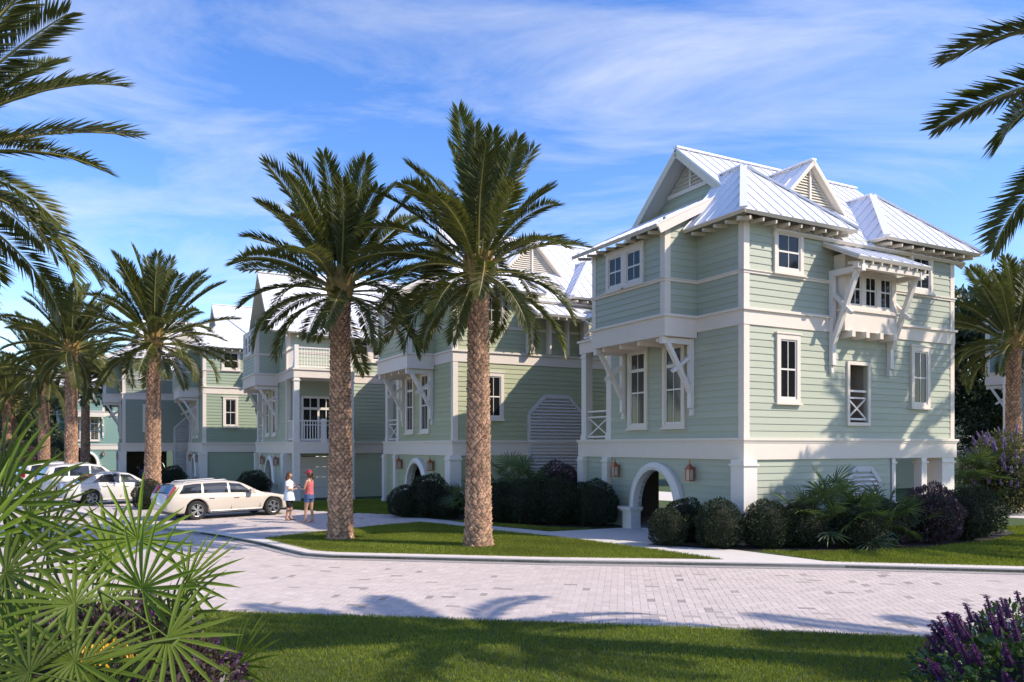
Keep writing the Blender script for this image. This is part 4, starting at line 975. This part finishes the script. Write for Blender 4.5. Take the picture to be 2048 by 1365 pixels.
# ------------------------------------------------------------------ cars
M_paintw = mat('pearl_white_car_paint', (.62, .60, .57), .28, coat=.8)
M_paints = mat('champagne_white_car_paint', (.60, .53, .45), .28, coat=.8)
M_paintd = mat('dark_blue_car_paint', (.06, .075, .12), .25, coat=.8)
M_glass = mat('car_glass', (.02, .026, .032), .03, spec=.9)
M_tyre = mat('tyre_rubber', (.018, .018, .018), .8)
M_rim = mat('alloy_rim', (.5, .5, .5), .3, metal=.9)
M_blackp = mat('black_plastic', (.02, .02, .02), .5)
M_tail = mat('tail_lamp_red', (.24, .006, .008), .15, spec=.8)
M_head = mat('head_lamp_glass', (.3, .3, .32), .1, spec=.9)
M_chrome = mat('chrome_trim', (.6, .6, .6), .15, metal=1)
M_plate = mat('number_plate_white', (.7, .7, .7), .5)
def lerp_tab(tab, x):
    if x <= tab[0][0]: return tab[0][1]
    for (a, p), (b, q) in zip(tab[:-1], tab[1:]):
        if x <= b:
            t = (x - a) / (b - a); t = t * t * (3 - 2 * t) * .5 + t * .5; return p + (q - p) * t
    return tab[-1][1]
def wheel_parts(parent, x, y, r, side):
    w = .21; b = MB(); N = 28; prof = [(r * .66, -w / 2), (r * .93, -w / 2), (r, -w / 2 + .035), (r, w / 2 - .035), (r * .93, w / 2), (r * .66, w / 2)]
    for k in range(N):
        a = 2 * math.pi * k / N
        for rr, yy in prof: b.v.append((math.cos(a) * rr, yy, math.sin(a) * rr))
    m = len(prof)
    for k in range(N):
        for j in range(m): b.f.append((k * m + j, k * m + (j + 1) % m, ((k + 1) % N) * m + (j + 1) % m, ((k + 1) % N) * m + j)); b.m.append(0)
    o = b.build('wheel', M_tyre, parent, (x, y, r), smooth=False)
    q = MB(); s = side
    for k in range(5):
        for e in (-.13, .13):
            a = 2 * math.pi * k / 5 + e; a2 = 2 * math.pi * k / 5 + e * 1.5
            q.bar((math.cos(a) * .05, s * .085, math.sin(a) * .05), (math.cos(a2) * r * .64, s * .075, math.sin(a2) * r * .64), .035, .03, up=(0, 1, 0))
    ring = [(math.cos(2 * math.pi * k / 24) * r * .64, s * .08, math.sin(2 * math.pi * k / 24) * r * .64) for k in range(25)]
    q.tube(ring, .018, 6, cap=False); q.tube([(0, s * .06, 0), (0, s * .105, 0)], .055, 12); q.build('rim', M_rim, o)
    MB().tube([(0, -s * .05, 0), (0, s * .03, 0)], r * .63, 20).build('brake_disc', M_blackp, o)
def car(label, x, y, ang, spec, paint, z=.106, group='parked cars'):
    C = thing('parked_car', label, 'car', (x, y, z), ang, group); L, W, r = spec['L'], spec['W'], spec['r']; xf, xr = spec['ax']
    deck = spec['deck']; roofl = spec['roof']; sill = spec.get('sill', .24)
    N = 72; xs = [-L / 2 + L * k / N for k in range(N + 1)]
    def hw(x): t = abs(x) / (L / 2); return W / 2 * (1 - .05 * t ** 2 - .17 * t ** 9)
    def zb(x):
        z0 = sill + .10 * max(0, abs(x) / (L / 2) - .82) / .18; R = r + .065
        for a in (xf, xr):
            if abs(x - a) < R: z0 = max(z0, r + math.sqrt(R * R - (x - a) ** 2))
        return z0
    b = MB(); sec = []
    for x_ in xs:
        w = hw(x_); zd = lerp_tab(deck, x_); z0 = min(zb(x_), zd - .12); f = lambda t: z0 + (zd - .05 - z0) * t
        zm = lambda z: w * (1 - .07 * ((z - .62) / .4) ** 2)
        pts = [(w * .90 - .16, z0 + .01), (zm(z0) - .02, z0)] + [(zm(f(t)), f(t)) for t in (.08, .3, .5, .7, .88)] + [(w * .955, zd - .03), (w * .90, zd), (w * .5, zd + .018), (0, zd + .025)]
        sec.append([(x_, -q, zz) for q, zz in pts] + [(x_, q, zz) for q, zz in pts[-2::-1]])
    m = len(sec[0]); i0 = len(b.v)
    for s in sec: b.v += s
    for k in range(N):
        for j in range(m - 1): b.f.append((i0 + k * m + j, i0 + (k + 1) * m + j, i0 + (k + 1) * m + j + 1, i0 + k * m + j + 1)); b.m.append(0)
    for k in (0, N): b.f.append(tuple(i0 + k * m + j for j in range(m))); b.m.append(0)
    # greenhouse
    xa, xb = roofl[0][0], roofl[-1][0]; G = 40; gx = [xa + (xb - xa) * k / G for k in range(G + 1)]; tum = spec.get('tum', .17)
    def gsec(x_):
        w = hw(x_) * .90; zd = lerp_tab(deck, x_) - .01; zr = max(lerp_tab(roofl, x_), zd + .005); h = zr - zd; wt = w - tum * min(1, h / .42)
        return w, zd, wt, zr, h
    i0 = len(b.v); gs = []
    for x_ in gx:
        w, zd, wt, zr, h = gsec(x_)
        pts = [(w, zd), (w + (wt - w) * .5 + .012, zd + h * .5), (wt, zd + h * .88), (wt - .05, zd + h * .97), (wt * .6, zr + .01), (0, zr + .02)]
        gs.append([(x_, -q, zz) for q, zz in pts] + [(x_, q, zz) for q, zz in pts[-2::-1]])
    m = len(gs[0])
    for s in gs: b.v += s
    for k in range(G):
        for j in range(m - 1): b.f.append((i0 + k * m + j, i0 + (k + 1) * m + j, i0 + (k + 1) * m + j + 1, i0 + k * m + j + 1)); b.m.append(0)
    body = b.build('body', paint, C, smooth=True)
    # dark underside and wheel housings
    u = MB(); u.box(-L / 2 + .25, L / 2 - .25, -W / 2 + .24, W / 2 - .24, .18, .60); u.build('underbody', M_blackp, C)
    def side_pt(x_, t, sd):
        w, zd, wt, zr, h = gsec(x_); zz = zd + h * t; tt = t / .88
        yy = (w + ((w + (wt - w) * .5 + .012) - w) * (tt * .88 / .5)) if t < .5 else (w + (wt - w) * .5 + .012) + (wt - (w + (wt - w) * .5 + .012)) * ((t - .5) / .38)
        return (x_, sd * (yy + .007), zz)
    for sd in (-1, 1):
        for (b0, b1, t0, t1) in spec['glass']:
            g = MB(); n = 8
            for k in range(n):
                for q, (ta, tb) in enumerate(((.07, .33), (.33, .6), (.6, .85))):
                    P = []
                    for kk, tt in ((k, ta), (k + 1, ta), (k + 1, tb), (k, tb)):
                        fr_ = kk / n; s_ = (tt - .07) / .78; xx = (b0 + (b1 - b0) * fr_) * (1 - s_) + (t0 + (t1 - t0) * fr_) * s_; P.append(side_pt(xx, tt, sd))
                    g.quad(*P)
            g.build('side_window', M_glass, C, smooth=True)
        for xs_ in spec['seams']: MB().bar((xs_, sd * (W / 2 * .985), sill + .08), (xs_ + .03, sd * (W / 2 * .965), lerp_tab(deck, xs_) - .06), .012, .012).build('door_seam', M_blackp, body)
        for xh in spec['handles']: MB().bar((xh - .1, sd * (W / 2 * .982), lerp_tab(deck, xh) - .17), (xh + .1, sd * (W / 2 * .982), lerp_tab(deck, xh) - .165), .03, .028).build('door_handle', M_chrome, body)
        mi = MB(); mx_ = spec['mirror']; zz = lerp_tab(deck, mx_) + .07; mi.bar((mx_, sd * (W / 2 - .1), zz - .05), (mx_ - .02, sd * (W / 2 + .05), zz), .05, .04); mi.box(mx_ - .1, mx_ + .05, sd * (W / 2 + .03), sd * (W / 2 + .19), zz - .05, zz + .08); mi.build('wing_mirror', paint, C)
        if spec.get('rails'):
            a0, a1 = spec['rails']; MB().tube([(a0, sd * .52, lerp_tab(roofl, a0) + .0), (a0 + .12, sd * .53, lerp_tab(roofl, a0) + .06), (a1 - .12, sd * .53, lerp_tab(roofl, a1) + .06), (a1, sd * .52, lerp_tab(roofl, a1))], .018, 6).build('roof_rail', M_chrome, C)
        MB().bar((-xr and xr + r + .1, sd * (W / 2 - .035), sill + .02), (xf - r - .1, sd * (W / 2 - .035), sill + .02), .05, .06).build('sill_trim', M_chrome if spec.get('chrome') else paint, C)
        t = MB(); e = -L / 2
        if spec['kind'] == 'wagon':
            for (z0, z1, x0) in ((.70, .90, e + .035), (.88, 1.18, e + .10)): t.bar((x0 + .02, sd * (W / 2 * .79), z0), (x0 + .09 + (.1 if z0 > .8 else 0), sd * (W / 2 * (.80 if z0 < .8 else .76)), z1), .17, .12, up=(1, 0, 0))
        elif spec['kind'] == 'suv': t.box(e + .02, e + .24, sd * (W / 2 * .70), sd * (W / 2 * .925), .92, 1.12)
        else: t.prism([(e + .0, sd * W / 2 * .45, .86), (e + .04, sd * W / 2 * .80, .86), (e + .26, sd * W / 2 * .935, .89), (e + .26, sd * W / 2 * .93, .94), (e + .02, sd * W / 2 * .80, .96), (e - .01, sd * W / 2 * .45, .95)], (.02, -sd * .03, 0))
        t.build('tail_light', M_tail, C)
        hl_ = MB(); hl_.bar((L / 2 - .34, sd * W / 2 * .90, .69), (L / 2 - .07, sd * W / 2 * .70, .64), .08, .13, up=(0, 0, 1)); hl_.build('headlight', M_head, C)
        for a in (xf, xr): wheel_parts(C, a, sd * (W / 2 - .13), r, sd)
    # windscreen and rear window
    for nm, (p, q) in (('rear_window', spec['rw']), ('windscreen', spec['ws'])):
        g = MB(); n = 8
        for k in range(n):
            row = []
            for kk in (k, k + 1):
                x_ = p + (q - p) * kk / n; w, zd, wt, zr, h = gsec(x_); row.append([(x_, wt * s * .9, zd + h * .99 + .018 + (.012 * (1 - abs(s)))) for s in (-1, -.5, 0, .5, 1)])
            for j in range(4): g.quad(row[0][j], row[1][j], row[1][j + 1], row[0][j + 1])
        g.build(nm, M_glass, C, smooth=True)
    MB().box(-L / 2 - .012, -L / 2 + .03, -.26, .26, .62, .74).build('number_plate', M_plate, C)
    MB().box(L / 2 - .03, L / 2 + .012, -.42, .42, .40, .62).build('grille', M_blackp, C)
    return C
WAG = dict(kind='wagon', L=4.76, W=1.85, r=.34, ax=(1.50, -1.37), deck=[(-2.38, .87), (-2.2, .92), (-.8, .91), (.98, .88), (1.4, .84), (2.1, .73), (2.38, .58)], roof=[(-2.33, .88), (-2.0, 1.25), (-1.3, 1.335), (-.35, 1.36), (.25, 1.29), (1.15, .88)],
           glass=[(-1.95, -1.18, -1.75, -1.15), (-1.10, -.22, -1.08, -.22), (-.14, .86, -.14, .28)], seams=(-1.0, -.15, .95), handles=(-.85, .05), mirror=.62, rails=(-1.75, -.1), rw=(-2.29, -2.02), ws=(.32, 1.04), chrome=True)
SED = dict(kind='sedan', L=4.72, W=1.83, r=.335, ax=(1.42, -1.38), deck=[(-2.36, .92), (-2.2, .98), (-1.4, 1.0), (.9, .93), (1.4, .88), (2.1, .76), (2.36, .60)], roof=[(-1.98, .99), (-1.05, 1.36), (-.4, 1.44), (.2, 1.38), (1.05, .93)],
           glass=[(-1.35, -.25, -.95, -.22), (-.16, .82, -.14, .26)], seams=(-1.0, -.2, .9), handles=(-.85, .02), mirror=.6, rw=(-1.88, -1.12), ws=(.28, 1.0))
SUVS = dict(kind='suv', L=4.70, W=1.9, r=.37, ax=(1.42, -1.36), sill=.30, deck=[(-2.35, 1.02), (-2.2, 1.08), (.95, 1.06), (1.4, 1.02), (2.05, .92), (2.35, .74)], roof=[(-2.3, 1.06), (-2.0, 1.55), (-1.4, 1.66), (-.2, 1.70), (.4, 1.60), (1.15, 1.06)],
            glass=[(-1.9, -1.2, -1.75, -1.18), (-1.12, -.22, -1.1, -.22), (-.14, .9, -.14, .38)], seams=(-1.0, -.15, .95), handles=(-.85, .05), mirror=.68, rails=(-1.75, -.1), rw=(-2.26, -2.02), ws=(.46, 1.1))
HD = math.atan2(.69, .73)
car('champagne white station wagon with roof rails, parked beside the two women', -10.68, 29.2, HD, WAG, M_paints)
car('pearl white sedan parked beyond the palm and the station wagon', -17.95, 35.9, HD, SED, M_paintw)
car('tall white estate car with bright red tail lamps behind a palm trunk', -22.0, 40.9, HD, SUVS, M_paintw)
car('white car half hidden beyond the tall estate car', -25.6, 44.9, HD, SUVS, M_paintw)
car('dark blue car parked in the shade under the grey green house', -26.4, 57.8, A0 + R_(84), SED, M_paintd, z=.116)

# ------------------------------------------------------------------ people
M_skin = mat('tanned_skin', (.50, .27, .17), .5, noise=.06)
M_hair = mat('brown_hair', (.10, .045, .02), .5, noise=.3, nscale=40)
M_cloth_w = mat('white_cotton', (.72, .74, .78), .85, noise=.06, nscale=15, bump=.3, bscale=25)
M_cloth_b = mat('black_leggings', (.012, .013, .016), .8)
M_cloth_r = mat('coral_tank_top', (.55, .13, .14), .85, noise=.15, nscale=14, bump=.3, bscale=25)
M_denim = mat('blue_denim', (.07, .11, .24), .85, noise=.2, nscale=30)
M_cap = mat('crimson_cap', (.33, .02, .05), .7)
M_shoe = mat('pale_sandals', (.55, .33, .24), .6)
M_shoeb = mat('dark_sandals', (.03, .028, .028), .6)
M_dark = mat('dark_eye', (.02, .015, .01), .3)
def skin_body(P, arms, hgt=1.65, legs=None):
    """one continuous body: joints with radii, grown by the Skin modifier. facing +x, left is +y"""
    k = hgt / 1.65; V = []; E = []; Rr = []
    def v(p, r, par=None):
        V.append(tuple(Vector(p) * k)); Rr.append((r[0] * k, r[1] * k) if isinstance(r, tuple) else (r * k, r * k)); i = len(V) - 1
        if par is not None: E.append((par, i))
        return i
    pel = v((0, 0, .90), (.125, .105)); wa = v((0, 0, 1.06), (.108, .085), pel); ch = v((.01, 0, 1.25), (.128, .098), wa); up = v((-.005, 0, 1.36), (.10, .075), ch); nk = v((.005, 0, 1.44), .046, up)
    j = v((.02, 0, 1.50), .050, nk); f = v((.03, 0, 1.555), (.068, .078), j); sk = v((.02, 0, 1.605), (.072, .088), f); v((.01, 0, 1.64), .05, sk)
    v((.125, 0, 1.56), .012, f)                                       # nose
    for s in (1, -1): v((.01, s * .083, 1.565), .016, f)              # ears
    for s in (1, -1):
        lg = legs[0 if s > 0 else 1]; h = v((0, s * .085, .84), .088, pel); t = v(Vector((0, s * .088, .84)).lerp(Vector(lg[0]), .5), .075, h); kn = v(lg[0], .053, t); cf = v(Vector(lg[0]).lerp(Vector(lg[1]), .35), .052, kn); an = v(lg[1], .034, cf)
        d = Vector(lg[2]); he = v(Vector(lg[1]) + Vector((-.03, 0, -.045)), .032, an); v(Vector(lg[1]) + d * .12 + Vector((0, 0, -.058)), (.038, .024), an)
    for s in (1, -1):
        el, wr, hd = [Vector(q) for q in arms[0 if s > 0 else 1]]
        sh = v((-.005, s * .155, 1.355), .047, up); v1 = v(Vector((-.005, s * .155, 1.355)).lerp(el, .5), .040, sh); e = v(el, .034, v1); fa = v(el.lerp(wr, .35), .034, e); w = v(wr, .023, fa)
        d = (hd - wr).normalized(); pm = v(wr + d * .05, (.028, .016), w); kn = v(wr + d * .085, (.034, .014), pm)
        sd = d.cross(Vector((0, 0, 1)));  sd = sd.normalized() if sd.length > .1 else Vector((0, 1, 0)); nn = sd.cross(d)
        for q, ln in ((-1.5, .068), (-.5, .08), (.5, .075), (1.5, .058)):
            base = wr + d * .09 + sd * (q * .017); a = v(base + d * ln * .5, .0085, kn); v(base + d * ln * .85 + nn * (-.25 * ln), .0075, a)
        th = v(wr + d * .045 + sd * .036 - nn * .01, .011, pm); v(wr + d * .085 + sd * .05 - nn * .02, .009, th)
    me = bpy.data.meshes.new('body'); me.from_pydata(V, E, []); me.materials.append(M_skin); o = link('body', me, P)
    md = o.modifiers.new('skin', 'SKIN'); md.use_smooth_shade = True
    for i, sv in enumerate(me.skin_vertices[0].data): sv.radius = Rr[i]; sv.use_root = (i == 0)
    ss = o.modifiers.new('sub', 'SUBSURF'); ss.levels = 2; ss.render_levels = 2
    return o
def rings(b, rows, n=18, mi=0, close=False):
    """loft of ellipses (cx, cy, z, rx, ry)"""
    i = len(b.v)
    for k, (cx, cy, z, rx, ry) in enumerate(rows):
        for j in range(n): a = 2 * math.pi * j / n; w = 1 + .03 * math.sin(a * 5 + k * 1.3); b.v.append((cx + math.cos(a) * rx * w, cy + math.sin(a) * ry * w, z))
    for k in range(len(rows) - 1):
        for j in range(n): b.f.append((i + k * n + j, i + k * n + (j + 1) % n, i + (k + 1) * n + (j + 1) % n, i + (k + 1) * n + j)); b.m.append(mi)
    if close: b.f.append(tuple(i + (len(rows) - 1) * n + j for j in range(n))); b.m.append(mi)
def sc(rows, k): return [tuple(q * k for q in r) for r in rows]
def eyes(P, k):
    for s in (1, -1): MB().tube([(.094 * k, s * .03 * k, 1.577 * k), (.103 * k, s * .03 * k, 1.577 * k)], [.011, .006], 8).build('eye', M_dark, P)
    MB().bar((.1 * k, -.022 * k, 1.522 * k), (.1 * k, .022 * k, 1.522 * k), .012, .010).build('mouth', mat('lips', (.38, .12, .10), .5), P)
def hair_shell(P, k, length):
    b = MB(); rows = [(.0, 0, 1.475, .085, .088), (-.01, 0, 1.53, .10, .10), (.0, 0, 1.60, .108, .102), (.008, 0, 1.66, .095, .09), (.01, 0, 1.70, .05, .05), (.01, 0, 1.708, .01, .01)]
    i = len(b.v); n = 20
    for (cx, cy, z, rx, ry) in rows:
        for j in range(n):
            a = R_(58) + R_(244) * j / (n - 1); b.v.append(((cx + math.cos(a) * rx) * k, (cy + math.sin(a) * ry) * k, z * k))
    for q in range(len(rows) - 1):
        for j in range(n - 1): b.f.append((i + q * n + j, i + q * n + j + 1, i + (q + 1) * n + j + 1, i + (q + 1) * n + j)); b.m.append(0)
    top = [(.01 + math.cos(R_(58 + 244 * j / 19)) * .05, math.sin(R_(58 + 244 * j / 19)) * .05, 1.70) for j in range(20)]
    rings(b, sc([(.012, 0, 1.655, .092, .088), (.012, 0, 1.69, .06, .06), (.012, 0, 1.708, .012, .012)], k), 16)
    if length == 'bob':
        for j in range(9): a = R_(95 + 170 * j / 8); x, y = math.cos(a), math.sin(a); b.tube([Vector((x * .088, y * .09, 1.54)) * k, Vector((x * .095 - .01, y * .098, 1.46)) * k, Vector((x * .085 - .02, y * .09, 1.385)) * k], [.028, .032, .012], 6)
    else:
        b.tube([Vector(p) * k for p in ((-.09, 0, 1.60), (-.14, 0, 1.57), (-.15, 0, 1.48), (-.125, .01, 1.36))], [.022, .034, .030, .008], 8)
    b.build('hair', M_hair, P, smooth=True)
def place_person(label, x, y, face, z=.106): return thing('person', label, 'person', (x, y, z), face)
w1 = place_person('woman in white tunic and black capri leggings, hand raised to her chin', -7.82, 27.55, R_(-12)); k = 1.0
skin_body(w1, [((.06, .20, 1.10), (.20, .06, 1.20), (.18, .02, 1.36)), ((.06, -.20, 1.10), (.22, -.04, 1.09), (.26, .08, 1.12))], 1.65, [((.03, .095, .47), (-.01, .10, .085), (1, .1, 0)), ((.02, -.10, .47), (-.05, -.10, .085), (1, -.12, 0))])
b = MB(); rings(b, [(0, 0, .70, .20, .21), (0, 0, .80, .185, .20), (0, 0, .95, .155, .175), (0, 0, 1.08, .128, .142), (.012, 0, 1.22, .140, .155), (.0, 0, 1.32, .115, .168), (-.005, 0, 1.385, .085, .135), (0, 0, 1.42, .058, .07)]); b.build('tunic', M_cloth_w, w1, smooth=True)
for s in (1, -1):
    MB().tube([(-.005, s * .145, 1.36), (.015, s * .18, 1.27), (.03, s * .195, 1.19)], [.062, .066, .064], 12, cap=False).build('sleeve', M_cloth_w, w1, smooth=True)
    MB().tube([(0, s * .085, .88), (.015, s * .09, .66), (.027, s * .097, .47), (.018, s * .10, .33)], [.098, .088, .066, .062], 12, cap=False).build('legging', M_cloth_b, w1, smooth=True)
for q, (fx, fy) in enumerate(((-.01, .10), (-.05, -.10))): MB().box(fx - .07, fx + .17, fy - .042, fy + .042, .001, .022).build('sandal', M_shoeb, w1)
hair_shell(w1, 1.0, 'bob'); eyes(w1, 1.0)
w2 = place_person('woman in red cap, coral tank top and denim shorts, looking at a phone', -6.85, 26.55, R_(160)); k = 1.05
skin_body(w2, [((.05, .21, 1.09), (.26, .14, 1.13), (.34, .10, 1.19)), ((.03, -.22, 1.08), (.25, -.12, 1.05), (.33, -.06, 1.10))], 1.65 * k, [((.06, .10, .47), (.06, .12, .085), (1, .2, 0)), ((-.01, -.10, .47), (-.06, -.11, .085), (1, -.25, 0))])
b = MB(); rings(b, sc([(0, 0, .92, .135, .165), (0, 0, 1.06, .118, .130), (.012, 0, 1.22, .138, .148), (.004, 0, 1.31, .115, .135), (0, 0, 1.365, .085, .10)], k)); b.build('tank_top', M_cloth_r, w2, smooth=True)
b = MB(); rings(b, sc([(0, 0, .78, .135, .18), (0, 0, .84, .145, .178), (0, 0, .95, .128, .155)], k)); b.build('shorts', M_denim, w2, smooth=True)
for s in (1, -1): MB().tube([Vector(p) * k for p in ((0, s * .086, .86), (.01 + .012 * s, s * .09, .76), (.015 + .02 * s, s * .092, .68))], [.100, .098, .094], 12, cap=False).build('shorts_leg', M_denim, w2, smooth=True)
for fx, fy in ((.06, .12), (-.06, -.11)): MB().box((fx - .07) * k, (fx + .17) * k, (fy - .045) * k, (fy + .045) * k, .001, .024).build('sandal', M_shoe, w2)
hair_shell(w2, k, 'tail'); eyes(w2, k)
b = MB(); rings(b, sc([(.012, 0, 1.60, .112, .106), (.012, 0, 1.65, .106, .10), (.012, 0, 1.70, .07, .068), (.012, 0, 1.722, .015, .015)], k), 18, close=True)
b.prism([Vector((.10 + .10 * math.cos(a), .085 * math.sin(a), 1.612 - .03 * math.cos(a))) * k for a in [R_(-90 + 15 * q) for q in range(13)]], (0, 0, .008)); b.build('cap', M_cap, w2, smooth=False)
ph = thing('phone', 'small pale phone held in the hand of the woman in the red cap', 'phone', (0, 0, 0)); pw = Matrix.Translation((-6.85, 26.55, .106)) @ Matrix.Rotation(R_(160), 4, 'Z')
c_ = pw @ Vector((.385, .09, 1.265)); ph.location = c_ - Vector((0, 0, .07)); ph.rotation_euler = (0, R_(-25), R_(160))
MB().box(-.004, .004, -.036, .036, 0, .145).build('phone_case', M_cloth_w, ph); MB().box(-.0055, -.0042, -.032, .032, .006, .139).build('screen', M_glass, ph)
